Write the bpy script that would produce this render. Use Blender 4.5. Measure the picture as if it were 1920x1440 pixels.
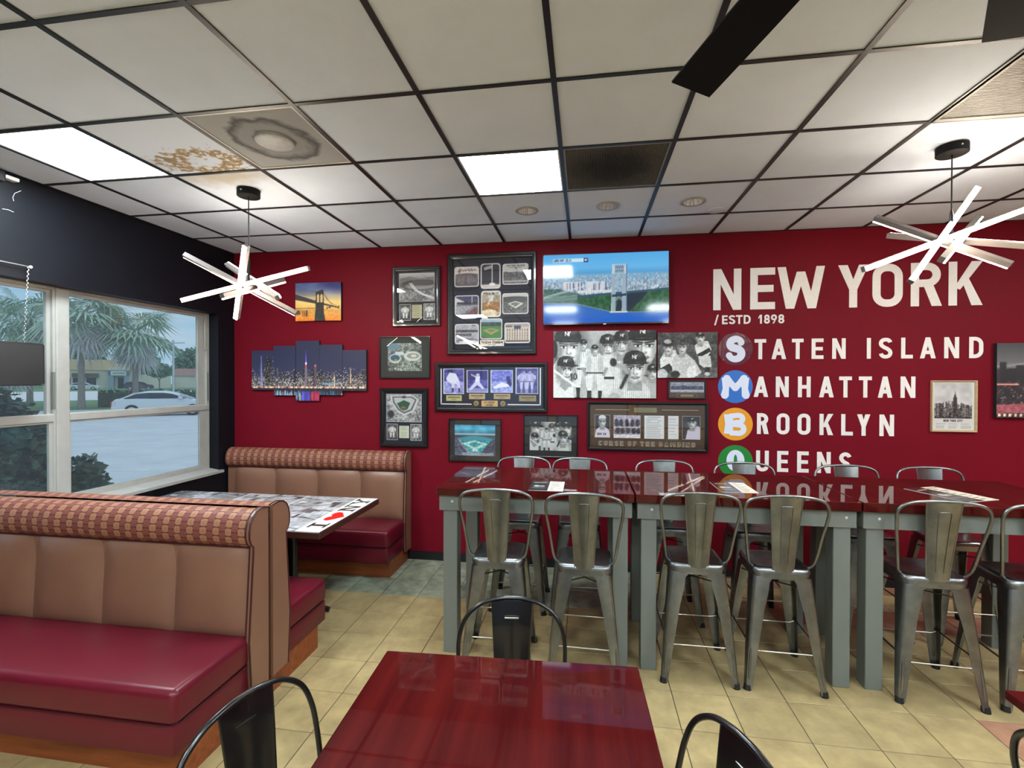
import bpy, bmesh, math, random
import numpy as np
from mathutils import Vector, Matrix, Quaternion

# ------------------------------------------------------------------ scene, camera, light
for _o in list(bpy.data.objects):
    bpy.data.objects.remove(_o, do_unlink=True)
SC = bpy.context.scene
COL = SC.collection
VS = SC.view_settings
VS.view_transform = 'Standard'
VS.look = 'None'
VS.gamma = 1.0
VS.use_curve_mapping = False
VS.exposure = 0.0
SC.cycles.max_bounces = 8
SC.cycles.diffuse_bounces = 5
SC.cycles.glossy_bounces = 4
SC.cycles.transparent_max_bounces = 12
SC.cycles.caustics_reflective = False
SC.cycles.caustics_refractive = False

# room dimensions (metres): red wall y = YW, window wall x = XL, ceiling ZC
YW, XL, ZC = 3.5728, -1.5872, 3.015
XR, YB = 7.6, -4.9
T = 0.6096          # ceiling module
FT = 0.2998         # floor tile module
CAM = Vector((1.9652, -0.8474, 1.7287))


def camera():
    yaw, pitch, roll = -0.1514, -0.0080, 0.0015
    f = Vector((math.sin(yaw) * math.cos(pitch), math.cos(yaw) * math.cos(pitch), math.sin(pitch)))
    r = Vector((math.cos(yaw), -math.sin(yaw), 0))
    u = r.cross(f)
    r2 = r * math.cos(roll) + u * math.sin(roll)
    u2 = -r * math.sin(roll) + u * math.cos(roll)
    cd = bpy.data.cameras.new('camera')
    co = bpy.data.objects.new('camera', cd)
    COL.objects.link(co)
    m = Matrix((r2, u2, -f)).transposed().to_4x4()
    m.translation = CAM
    co.matrix_world = m
    cd.sensor_fit = 'HORIZONTAL'
    cd.sensor_width = 36.0
    cd.lens = 896.72 / 1920 * 36.0
    cd.clip_start = 0.05
    cd.clip_end = 500
    SC.camera = co


camera()

LED_POWER = 60.0       # ceiling light panels
BAR_POWER = 66.0      # pendant light bars
SKY_POWER = 0.95


def world():
    w = bpy.data.worlds.new('sky')
    SC.world = w
    w.use_nodes = True
    nt = w.node_tree
    for n in list(nt.nodes):
        nt.nodes.remove(n)
    N = nt.nodes.new
    L = nt.links.new
    tc = N('ShaderNodeTexCoord')
    sep = N('ShaderNodeSeparateXYZ')
    L(tc.outputs['Generated'], sep.inputs[0])
    ramp = N('ShaderNodeValToRGB')
    e = ramp.color_ramp.elements
    e[0].position = 0.0
    e[0].color = (0.42, 0.68, 0.83, 1)
    e[1].position = 0.5
    e[1].color = (0.78, 0.92, 1.05, 1)
    m = e.new(0.12)
    m.color = (0.33, 0.60, 0.80, 1)
    L(sep.outputs['Z'], ramp.inputs[0])
    mp = N('ShaderNodeMapping')
    mp.inputs['Scale'].default_value = (2.2, 2.2, 13)
    L(tc.outputs['Generated'], mp.inputs[0])
    nz = N('ShaderNodeTexNoise')
    nz.inputs['Scale'].default_value = 2.3
    nz.inputs['Detail'].default_value = 7
    nz.inputs['Roughness'].default_value = 0.55
    L(mp.outputs[0], nz.inputs['Vector'])
    cr = N('ShaderNodeValToRGB')
    cr.color_ramp.elements[0].position = 0.42
    cr.color_ramp.elements[1].position = 0.68
    L(nz.outputs['Fac'], cr.inputs[0])
    mx = N('ShaderNodeMix')
    mx.data_type = 'RGBA'
    L(cr.outputs['Color'], mx.inputs[0])
    L(ramp.outputs['Color'], mx.inputs[6])
    mx.inputs[7].default_value = (0.60, 0.74, 0.84, 1)
    bg = N('ShaderNodeBackground')
    bg.inputs['Strength'].default_value = SKY_POWER
    L(mx.outputs[2], bg.inputs['Color'])
    out = N('ShaderNodeOutputWorld')
    L(bg.outputs[0], out.inputs[0])


world()

# ------------------------------------------------------------------ helpers
R2 = math.radians


def lin(c):
    c = c / 255.0
    return c / 12.92 if c <= 0.04045 else ((c + 0.055) / 1.055) ** 2.4


def rgb(r, g, b):
    return (lin(r), lin(g), lin(b), 1.0)


class MB:
    """collects shapes, built as one mesh"""

    def __init__(s):
        s.v = []
        s.f = []
        s.uv = None

    def add(s, vs, fs):
        b = len(s.v)
        s.v.extend([tuple(p) for p in vs])
        s.f.extend([tuple(i + b for i in f) for f in fs])
        return s

    def box(s, x0, x1, y0, y1, z0, z1):
        return s.add([(x0, y0, z0), (x1, y0, z0), (x1, y1, z0), (x0, y1, z0),
                      (x0, y0, z1), (x1, y0, z1), (x1, y1, z1), (x0, y1, z1)],
                     [(0, 3, 2, 1), (4, 5, 6, 7), (0, 1, 5, 4), (1, 2, 6, 5), (2, 3, 7, 6), (3, 0, 4, 7)])

    def rbox(s, x0, x1, y0, y1, z0, z1, r=0.01, seg=2):
        bm = bmesh.new()
        bmesh.ops.create_cube(bm, size=1.0)
        for v in bm.verts:
            v.co = Vector(((x0 + x1) / 2 + v.co.x * (x1 - x0), (y0 + y1) / 2 + v.co.y * (y1 - y0), (z0 + z1) / 2 + v.co.z * (z1 - z0)))
        bmesh.ops.bevel(bm, geom=list(bm.edges), offset=r, segments=seg, profile=0.5, affect='EDGES')
        bm.verts.index_update()
        s.add([tuple(v.co) for v in bm.verts], [tuple(v.index for v in f.verts) for f in bm.faces])
        bm.free()
        return s

    def obox(s, a, b, w, h, up=(0, 0, 1), d=0.0):
        """bar from a to b, w wide, h high, moved d along its own up"""
        a, b = Vector(a), Vector(b)
        ax = (b - a).normalized()
        up = Vector(up)
        sd = ax.cross(up).normalized()
        u = sd.cross(ax).normalized()
        vs = []
        for p in (a, b):
            for i, j in ((-1, -1), (1, -1), (1, 1), (-1, 1)):
                vs.append(p + sd * (i * w / 2) + u * (j * h / 2 + d))
        return s.add(vs, [(0, 1, 2, 3), (7, 6, 5, 4), (0, 4, 5, 1), (1, 5, 6, 2), (2, 6, 7, 3), (3, 7, 4, 0)])

    def tube(s, pts, r, n=10, closed=False):
        pts = [Vector(p) for p in pts]
        rs = r if isinstance(r, (list, tuple)) else [r] * len(pts)
        m = len(pts)
        tan = []
        for i in range(m):
            if closed:
                t = pts[(i + 1) % m] - pts[i - 1]
            else:
                t = pts[min(i + 1, m - 1)] - pts[max(i - 1, 0)]
            tan.append(t.normalized())
        nrm = tan[0].orthogonal().normalized()
        rings = []
        for i in range(m):
            if i:
                q = tan[i - 1].rotation_difference(tan[i])
                nrm = (q @ nrm).normalized()
            bn = tan[i].cross(nrm)
            rings.append([pts[i] + (nrm * math.cos(2 * math.pi * k / n) + bn * math.sin(2 * math.pi * k / n)) * rs[i] for k in range(n)])
        vs = [p for ring in rings for p in ring]
        fs = []
        for i in range(m if closed else m - 1):
            j = (i + 1) % m
            for k in range(n):
                fs.append((i * n + k, i * n + (k + 1) % n, j * n + (k + 1) % n, j * n + k))
        if not closed:
            fs.append(tuple(range(n - 1, -1, -1)))
            fs.append(tuple((m - 1) * n + k for k in range(n)))
        return s.add(vs, fs)

    def lathe(s, prof, c=(0, 0, 0), n=24, sx=1.0, sy=1.0, cap=True):
        vs = []
        for (r, z) in prof:
            for k in range(n):
                a = 2 * math.pi * k / n
                vs.append((c[0] + r * math.cos(a) * sx, c[1] + r * math.sin(a) * sy, c[2] + z))
        fs = []
        for i in range(len(prof) - 1):
            for k in range(n):
                fs.append((i * n + k, i * n + (k + 1) % n, (i + 1) * n + (k + 1) % n, (i + 1) * n + k))
        if cap and prof[0][0] > 1e-6:
            fs.append(tuple(range(n - 1, -1, -1)))
        if cap and prof[-1][0] > 1e-6:
            fs.append(tuple((len(prof) - 1) * n + k for k in range(n)))
        return s.add(vs, fs)

    def prism(s, poly, fn, d0, d1):
        """poly of (a,b); fn(a,b,d) -> point; between depths d0 and d1"""
        n = len(poly)
        vs = [fn(a, b, d0) for a, b in poly] + [fn(a, b, d1) for a, b in poly]
        fs = [tuple(range(n - 1, -1, -1)), tuple(range(n, 2 * n))]
        for i in range(n):
            j = (i + 1) % n
            fs.append((i, j, n + j, n + i))
        return s.add(vs, fs)

    def loft(s, rings, cap=True):
        n = len(rings[0])
        vs = [p for r in rings for p in r]
        fs = []
        for i in range(len(rings) - 1):
            for k in range(n):
                fs.append((i * n + k, i * n + (k + 1) % n, (i + 1) * n + (k + 1) % n, (i + 1) * n + k))
        if cap:
            fs.append(tuple(range(n - 1, -1, -1)))
            fs.append(tuple((len(rings) - 1) * n + k for k in range(n)))
        return s.add(vs, fs)

    def mesh(s, name, smooth=None):
        me = bpy.data.meshes.new(name)
        me.from_pydata(s.v, [], s.f)
        bm = bmesh.new()
        bm.from_mesh(me)
        bmesh.ops.recalc_face_normals(bm, faces=list(bm.faces))
        bm.to_mesh(me)
        bm.free()
        if smooth:
            me.polygons.foreach_set('use_smooth', [True] * len(me.polygons))
            me.set_sharp_from_angle(angle=R2(smooth))
        me.update()
        return me


def worldloc(o):
    return Vector(o.get('_w', (0, 0, 0)))


def props(o, label=None, cat=None, group=None, kind=None):
    if label:
        o['label'] = label
    if cat:
        o['category'] = cat
    if group:
        o['group'] = group
    if kind:
        o['kind'] = kind
    return o


def obj(name, mb, mat, parent=None, label=None, cat=None, group=None, kind=None, smooth=None, local=False, loc=None):
    """one mesh object; with a parent its vertices are world coordinates unless local=True"""
    me = mb.mesh(name, smooth) if isinstance(mb, MB) else mb
    o = bpy.data.objects.new(name, me)
    COL.objects.link(o)
    if mat is not None and not (isinstance(me, bpy.types.Mesh) and len(me.materials)):
        me.materials.append(mat)
    if loc is not None:
        o.location = loc
    if parent is not None:
        o.parent = parent
        if not local:
            o.matrix_parent_inverse = Matrix.Translation(-WLOC.get(parent.name, Vector((0, 0, 0))))
    return props(o, label, cat, group, kind)


WLOC = {}


def thing(name, label, cat, loc=(0, 0, 0), rz=0.0, group=None, kind=None):
    o = bpy.data.objects.new(name, None)
    o.empty_display_size = 0.05
    COL.objects.link(o)
    o.location = loc
    o.rotation_euler = (0, 0, rz)
    WLOC[o.name] = Vector(loc)
    return props(o, label, cat, group, kind)


def dup(root, loc, rz, label=None, group=None):
    r = root.copy()
    COL.objects.link(r)
    r.location = loc
    r.rotation_euler = (0, 0, rz)
    if label:
        r['label'] = label
    if group:
        r['group'] = group
    for ch in list(root.children):
        c = ch.copy()
        COL.objects.link(c)
        c.parent = r
        for g in list(ch.children):
            d = g.copy()
            COL.objects.link(d)
            d.parent = c
    return r


# ------------------------------------------------------------------ materials
MATS = {}


def newmat(name):
    m = bpy.data.materials.new(name)
    m.use_nodes = True
    nt = m.node_tree
    b = nt.nodes.get('Principled BSDF')
    return m, nt, b


def mat(name, col, rough=0.5, metal=0.0, var=0.0, scale=8.0, bump=0.0, bscale=60.0, coat=0.0, spec=0.5, col2=None, stretch=(1, 1, 1), objvar=0.0, crough=0.05, rvar=0.0, detail=5):
    """principled with noise mottling (towards col2 or darker), bump and per-object variation"""
    if name in MATS:
        return MATS[name]
    m, nt, b = newmat(name)
    N, L = nt.nodes.new, nt.links.new
    b.inputs['Base Color'].default_value = col
    b.inputs['Roughness'].default_value = rough
    b.inputs['Metallic'].default_value = metal
    b.inputs['Specular IOR Level'].default_value = spec
    b.inputs['Coat Weight'].default_value = coat
    b.inputs['Coat Roughness'].default_value = crough
    tc = N('ShaderNodeTexCoord')
    mp = N('ShaderNodeMapping')
    mp.inputs['Scale'].default_value = stretch
    L(tc.outputs['Object'], mp.inputs[0])
    vec = mp.outputs[0]
    oi = None
    if objvar or var:
        oi = N('ShaderNodeObjectInfo')
        ad = N('ShaderNodeVectorMath')
        ad.operation = 'MULTIPLY_ADD'
        cmb = N('ShaderNodeCombineXYZ')
        for k in range(3):
            L(oi.outputs['Random'], cmb.inputs[k])
        L(cmb.outputs[0], ad.inputs[0])
        ad.inputs[1].default_value = (37, 53, 71)
        L(vec, ad.inputs[2])
        vec = ad.outputs[0]
    last = None
    if var:
        nz = N('ShaderNodeTexNoise')
        nz.inputs['Scale'].default_value = scale
        nz.inputs['Detail'].default_value = detail
        nz.inputs['Roughness'].default_value = 0.6
        L(vec, nz.inputs['Vector'])
        rp = N('ShaderNodeMapRange')
        rp.inputs['From Min'].default_value = 0.32
        rp.inputs['From Max'].default_value = 0.68
        L(nz.outputs['Fac'], rp.inputs['Value'])
        mx = N('ShaderNodeMix')
        mx.data_type = 'RGBA'
        c2 = col2 if col2 else tuple(c * (1 - var) for c in col[:3]) + (1,)
        mx.inputs[6].default_value = col
        mx.inputs[7].default_value = c2
        L(rp.outputs[0], mx.inputs[0])
        last = mx.outputs[2]
        if rvar:
            mr = N('ShaderNodeMapRange')
            mr.inputs['To Min'].default_value = max(0.02, rough - rvar)
            mr.inputs['To Max'].default_value = rough + rvar
            L(nz.outputs['Fac'], mr.inputs['Value'])
            L(mr.outputs[0], b.inputs['Roughness'])
    if objvar:
        hs = N('ShaderNodeHueSaturation')
        mr2 = N('ShaderNodeMapRange')
        mr2.inputs['To Min'].default_value = 1 - objvar
        mr2.inputs['To Max'].default_value = 1 + objvar
        L(oi.outputs['Random'], mr2.inputs['Value'])
        L(mr2.outputs[0], hs.inputs['Value'])
        if last:
            L(last, hs.inputs['Color'])
        else:
            hs.inputs['Color'].default_value = col
        last = hs.outputs[0]
    if last:
        L(last, b.inputs['Base Color'])
    if bump:
        n2 = N('ShaderNodeTexNoise')
        n2.inputs['Scale'].default_value = bscale
        n2.inputs['Detail'].default_value = 4
        L(vec, n2.inputs['Vector'])
        bp = N('ShaderNodeBump')
        bp.inputs['Strength'].default_value = bump
        bp.inputs['Distance'].default_value = 0.004
        L(n2.outputs['Fac'], bp.inputs['Height'])
        L(bp.outputs[0], b.inputs['Normal'])
    MATS[name] = m
    return m


def emit(name, col, power):
    if name in MATS:
        return MATS[name]
    m, nt, b = newmat(name)
    b.inputs['Base Color'].default_value = (0.8, 0.8, 0.8, 1)
    b.inputs['Emission Color'].default_value = col
    b.inputs['Emission Strength'].default_value = power
    MATS[name] = m
    return m


def glass(name, tint, ior=1.45, rough=0.0, dust=0.0):
    """thin sheet glass: clear with Fresnel reflection"""
    if name in MATS:
        return MATS[name]
    m, nt, b = newmat(name)
    nt.nodes.remove(b)
    N, L = nt.nodes.new, nt.links.new
    tr = N('ShaderNodeBsdfTransparent')
    tr.inputs[0].default_value = tint
    gl = N('ShaderNodeBsdfGlossy')
    gl.inputs['Roughness'].default_value = rough
    lw = N('ShaderNodeLayerWeight')
    lw.inputs['Blend'].default_value = 0.5
    pw = N('ShaderNodeMath')
    pw.operation = 'POWER'
    L(lw.outputs['Facing'], pw.inputs[0])
    pw.inputs[1].default_value = 5.0
    fr = N('ShaderNodeMath')
    fr.operation = 'MULTIPLY_ADD'
    f0 = ((ior - 1) / (ior + 1)) ** 2
    L(pw.outputs[0], fr.inputs[0])
    fr.inputs[1].default_value = 1 - f0
    fr.inputs[2].default_value = f0
    mx = N('ShaderNodeMixShader')
    L(fr.outputs[0], mx.inputs[0])
    if dust:  # dirty pane; the translucent share also lays a pale haze over the view
        tl = N('ShaderNodeBsdfTranslucent')
        tl.inputs[0].default_value = (0.9, 0.95, 1.0, 1)
        md = N('ShaderNodeMixShader')
        md.inputs[0].default_value = dust
        L(tr.outputs[0], md.inputs[1])
        L(tl.outputs[0], md.inputs[2])
        L(md.outputs[0], mx.inputs[1])
    else:
        L(tr.outputs[0], mx.inputs[1])
    L(gl.outputs[0], mx.inputs[2])
    L(mx.outputs[0], nt.nodes['Material Output'].inputs[0])
    MATS[name] = m
    return m


def printmat(name, rough=0.45, power=0.0, coat=0.0):
    """flat print: colours carried by the sheet itself"""
    if name in MATS:
        return MATS[name]
    m, nt, b = newmat(name)
    at = nt.nodes.new('ShaderNodeAttribute')
    at.attribute_name = 'print'
    b.inputs['Roughness'].default_value = rough
    b.inputs['Coat Weight'].default_value = coat
    if power:
        b.inputs['Base Color'].default_value = (0.01, 0.01, 0.01, 1)
        nt.links.new(at.outputs['Color'], b.inputs['Emission Color'])
        b.inputs['Emission Strength'].default_value = power
    else:
        nt.links.new(at.outputs['Color'], b.inputs['Base Color'])
    MATS[name] = m
    return m


M_RED = mat('red wall paint', rgb(112, 17, 32), rough=0.5, var=0.10, scale=1.4, bump=0.05, bscale=180, spec=0.08)
M_BLACKWALL = mat('black wall paint', rgb(15, 17, 25), rough=0.5, spec=0.25, var=0.25, scale=2.5, bump=0.05, bscale=150)
M_WHITEPAINT = mat('white lettering paint', rgb(232, 228, 226), rough=0.5, var=0.06, scale=40)
M_GRID = mat('black ceiling grid', rgb(20, 21, 27), rough=0.4, var=0.2, scale=6)
M_TILE = mat('ceiling tile', rgb(222, 235, 255), rough=0.9, var=0.06, scale=3.0, bump=0.25, bscale=220, objvar=0.025, spec=0.2)
M_PLENUM = mat('dark plenum', rgb(30, 30, 30), rough=0.9)
M_GROUT = mat('grout', rgb(74, 64, 52), rough=0.9, var=0.2, scale=12)
M_FLOOR = mat('beige floor tile', rgb(177, 156, 111), rough=0.42, var=0.4, scale=7, bump=0.12, bscale=30, objvar=0.06, col2=rgb(145, 126, 89), rvar=0.12, detail=8)
M_SLATE = mat('slate floor tile', rgb(154, 158, 136), rough=0.45, var=0.4, scale=9, bump=0.15, bscale=30, objvar=0.08, col2=rgb(94, 100, 88), detail=8)
M_PINK = mat('terracotta floor tile', rgb(168, 124, 98), rough=0.45, var=0.3, scale=8, bump=0.1, bscale=30, objvar=0.06, col2=rgb(140, 98, 78), detail=8)
M_BASEBOARD = mat('black baseboard', rgb(17, 17, 21), rough=0.4)
M_CREAM = mat('cream window frame', rgb(166, 165, 160), rough=0.45, var=0.12, scale=9, bump=0.05, bscale=60)
M_GLASS = glass('window glass', (0.93, 0.97, 0.99, 1), dust=0.06)
M_PICGLASS = glass('picture glass', (0.97, 0.97, 0.97, 1), ior=1.5)
M_BLACK = mat('black lacquer frame', rgb(16, 16, 19), rough=0.28, coat=0.4)
M_NAVYMAT = mat('navy mat board', rgb(34, 36, 52), rough=0.85, var=0.1, scale=60)
M_DARKMAT = mat('charcoal mat board', rgb(44, 43, 42), rough=0.8, var=0.1, scale=60)
M_GREYMAT = mat('grey mat board', rgb(60, 60, 56), rough=0.8, var=0.1, scale=60)
M_BROWNMAT = mat('brown mat board', rgb(82, 60, 38), rough=0.85, var=0.15, scale=60)
M_WHITE = mat('white plastic', rgb(226, 226, 222), rough=0.4)
M_BRASS = mat('brass plate', rgb(176, 150, 100), rough=0.35, metal=0.6, var=0.2, scale=20)
M_STEEL = mat('raw steel', (0.30, 0.315, 0.325, 1), rough=0.33, metal=1.0, var=0.45, scale=7, rvar=0.14, bump=0.03, bscale=30, col2=(0.175, 0.18, 0.18, 1))
M_STEELDARK = mat('dark steel rod', (0.10, 0.10, 0.10, 1), rough=0.4, metal=0.9)
M_ROD = mat('bright foot rail', (0.55, 0.52, 0.46, 1), rough=0.3, metal=1.0)
M_RUBBER = mat('black rubber', rgb(18, 18, 18), rough=0.7)
M_BLACKMETAL = mat('black powder coat', rgb(8, 8, 11), rough=0.3, coat=0.25, var=0.2, scale=15)
M_GREYPAINT = mat('grey painted wood', rgb(112, 117, 112), rough=0.5, var=0.12, scale=6, bump=0.08, bscale=40, stretch=(1, 1, 0.2))
M_WOOD = mat('orange stained plywood', rgb(150, 78, 38), rough=0.4, var=0.35, scale=5, stretch=(0.6, 6, 6), col2=rgb(112, 52, 24), detail=7)
M_TAN = mat('tan vinyl', rgb(128, 90, 72), rough=0.34, var=0.10, scale=5, bump=0.10, bscale=260)
M_MAROON = mat('maroon vinyl', rgb(94, 18, 34), rough=0.32, var=0.12, scale=4, bump=0.09, bscale=240, spec=0.35)
M_PIPING = mat('dark maroon piping', rgb(58, 18, 22), rough=0.4)
M_CHROME = mat('polished reflector', (0.9, 0.9, 0.92, 1), rough=0.18, metal=0.55)
M_FAN = mat('matt black blade', rgb(10, 10, 13), rough=0.7, spec=0.2)
M_HOUSING = mat('satin grey housing', rgb(120, 112, 110), rough=0.5, metal=0.5)
M_ALU = mat('brushed aluminium', (0.62, 0.60, 0.58, 1), rough=0.3, metal=1.0)
M_LED = emit('light panel diffuser', (0.82, 0.95, 1.0, 1), LED_POWER)
M_BAR = emit('warm light bar diffuser', (1.0, 0.85, 0.66, 1), BAR_POWER)
M_PRINT = printmat('matt print', 0.5)
M_CANVAS = printmat('canvas print', 0.55)
M_LAMINATE = printmat('laminated print', 0.22, coat=0.3)
M_SCREEN = printmat('lit screen', 0.08, power=0.95)


def mahogany():
    m, nt, b = newmat('glossy mahogany laminate')
    N, L = nt.nodes.new, nt.links.new
    tc = N('ShaderNodeTexCoord')
    mp = N('ShaderNodeMapping')
    mp.inputs['Scale'].default_value = (5.5, 0.35, 1)
    L(tc.outputs['Object'], mp.inputs[0])
    nz = N('ShaderNodeTexNoise')
    nz.inputs['Scale'].default_value = 2.2
    nz.inputs['Detail'].default_value = 6
    L(mp.outputs[0], nz.inputs['Vector'])
    mp2 = N('ShaderNodeMapping')
    mp2.inputs['Scale'].default_value = (80, 2.0, 1)
    L(tc.outputs['Object'], mp2.inputs[0])
    n2 = N('ShaderNodeTexNoise')
    n2.inputs['Scale'].default_value = 2.0
    n2.inputs['Detail'].default_value = 3
    L(mp2.outputs[0], n2.inputs['Vector'])
    ad = N('ShaderNodeMath')
    ad.operation = 'MULTIPLY_ADD'
    L(n2.outputs['Fac'], ad.inputs[0])
    ad.inputs[1].default_value = 0.16
    L(nz.outputs['Fac'], ad.inputs[2])
    cr = N('ShaderNodeValToRGB')
    e = cr.color_ramp.elements
    e[0].position = 0.42
    e[0].color = rgb(54, 11, 13)
    e[1].position = 0.72
    e[1].color = rgb(78, 20, 18)
    L(ad.outputs[0], cr.inputs[0])
    L(cr.outputs[0], b.inputs['Base Color'])
    b.inputs['Roughness'].default_value = 0.5
    b.inputs['Specular IOR Level'].default_value = 0.0
    b.inputs['Coat Weight'].default_value = 0.7
    b.inputs['Coat Roughness'].default_value = 0.02
    b.inputs['Coat IOR'].default_value = 1.42
    return m


M_MAHOGANY = mahogany()


def patterned():
    """woven upholstery: staggered columns of rounded tan and brown blocks"""
    m, nt, b = newmat('block pattern upholstery')
    N, L = nt.nodes.new, nt.links.new

    def mth(op, a, bb=None, c=None):
        n = N('ShaderNodeMath')
        n.operation = op
        for i, x in enumerate((a, bb, c)):
            if x is None:
                continue
            if isinstance(x, (int, float)):
                n.inputs[i].default_value = x
            else:
                L(x, n.inputs[i])
        return n.outputs[0]
    uv = N('ShaderNodeUVMap')
    uv.uv_map = 'uv'
    sp = N('ShaderNodeSeparateXYZ')
    L(uv.outputs[0], sp.inputs[0])
    cu, cv = 0.037, 0.042
    u = mth('DIVIDE', sp.outputs['X'], cu)
    ci = mth('FLOOR', u)
    fu = mth('SUBTRACT', u, ci)
    odd = mth('MODULO', mth('ADD', ci, 1000), 2)
    v = mth('ADD', mth('DIVIDE', sp.outputs['Y'], cv), mth('MULTIPLY', odd, 0.5))
    ri = mth('FLOOR', v)
    fv = mth('SUBTRACT', v, ri)
    du = mth('POWER', mth('ABSOLUTE', mth('DIVIDE', mth('SUBTRACT', fu, 0.5), 0.54)), 4)
    dv = mth('POWER', mth('ABSOLUTE', mth('DIVIDE', mth('SUBTRACT', fv, 0.5), 0.46)), 4)
    ins = mth('LESS_THAN', mth('ADD', du, dv), 0.85)
    light = mth('LESS_THAN', odd, 0.5)
    dot = mth('LESS_THAN', mth('ADD', mth('POWER', mth('DIVIDE', mth('SUBTRACT', fu, 0.5), 0.22), 2), mth('POWER', mth('DIVIDE', mth('SUBTRACT', fv, 0.5), 0.2), 2)), 1.0)
    m1 = N('ShaderNodeMix')
    m1.data_type = 'RGBA'
    m1.inputs[6].default_value = rgb(116, 60, 50)
    m1.inputs[7].default_value = rgb(150, 104, 76)
    L(light, m1.inputs[0])
    m3 = N('ShaderNodeMix')
    m3.data_type = 'RGBA'
    L(mth('MULTIPLY', dot, mth('MULTIPLY', light, 0.22)), m3.inputs[0])
    L(m1.outputs[2], m3.inputs[6])
    m3.inputs[7].default_value = rgb(110, 60, 44)
    m2 = N('ShaderNodeMix')
    m2.data_type = 'RGBA'
    L(ins, m2.inputs[0])
    m2.inputs[6].default_value = rgb(72, 30, 32)
    L(m3.outputs[2], m2.inputs[7])
    L(m2.outputs[2], b.inputs['Base Color'])
    b.inputs['Roughness'].default_value = 0.6
    bp = N('ShaderNodeBump')
    bp.inputs['Strength'].default_value = 0.3
    bp.inputs['Distance'].default_value = 0.002
    L(ins, bp.inputs['Height'])
    L(bp.outputs[0], b.inputs['Normal'])
    return m


M_FABRIC = patterned()

# ------------------------------------------------------------------ lettering: plain sans capitals as polygons
def arc(cx, cy, rx, ry, a0, a1, n=14):
    return [(cx + rx * math.cos(R2(a0 + (a1 - a0) * i / n)), cy + ry * math.sin(R2(a0 + (a1 - a0) * i / n))) for i in range(n + 1)]


def ribbon(pts, w, closed=False):
    """thick polyline as quads; w may vary"""
    m = len(pts)
    ws = w if isinstance(w, list) else [w] * m
    Lf, Rt = [], []
    for i in range(m):
        if closed:
            a, b = pts[i - 1], pts[(i + 1) % m]
        else:
            a, b = pts[max(i - 1, 0)], pts[min(i + 1, m - 1)]
        dx, dy = b[0] - a[0], b[1] - a[1]
        d = math.hypot(dx, dy) or 1
        nx, ny = -dy / d, dx / d
        Lf.append((pts[i][0] + nx * ws[i] / 2, pts[i][1] + ny * ws[i] / 2))
        Rt.append((pts[i][0] - nx * ws[i] / 2, pts[i][1] - ny * ws[i] / 2))
    out = []
    for i in range(m if closed else m - 1):
        j = (i + 1) % m
        out.append([Lf[i], Lf[j], Rt[j], Rt[i]])
    return out


def rc(x0, y0, x1, y1):
    return [(x0, y0), (x1, y0), (x1, y1), (x0, y1)]


def roundring(x0, y0, x1, y1, r, t):
    """closed rounded-rectangle stroke"""
    h = t / 2
    x0, y0, x1, y1, r = x0 + h, y0 + h, x1 - h, y1 - h, r - h
    p = arc(x1 - r, y1 - r, r, r, 0, 90, 6) + arc(x0 + r, y1 - r, r, r, 90, 180, 6) + arc(x0 + r, y0 + r, r, r, 180, 270, 6) + arc(x1 - r, y0 + r, r, r, 270, 360, 6)
    return ribbon(p, t, True)


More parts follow.
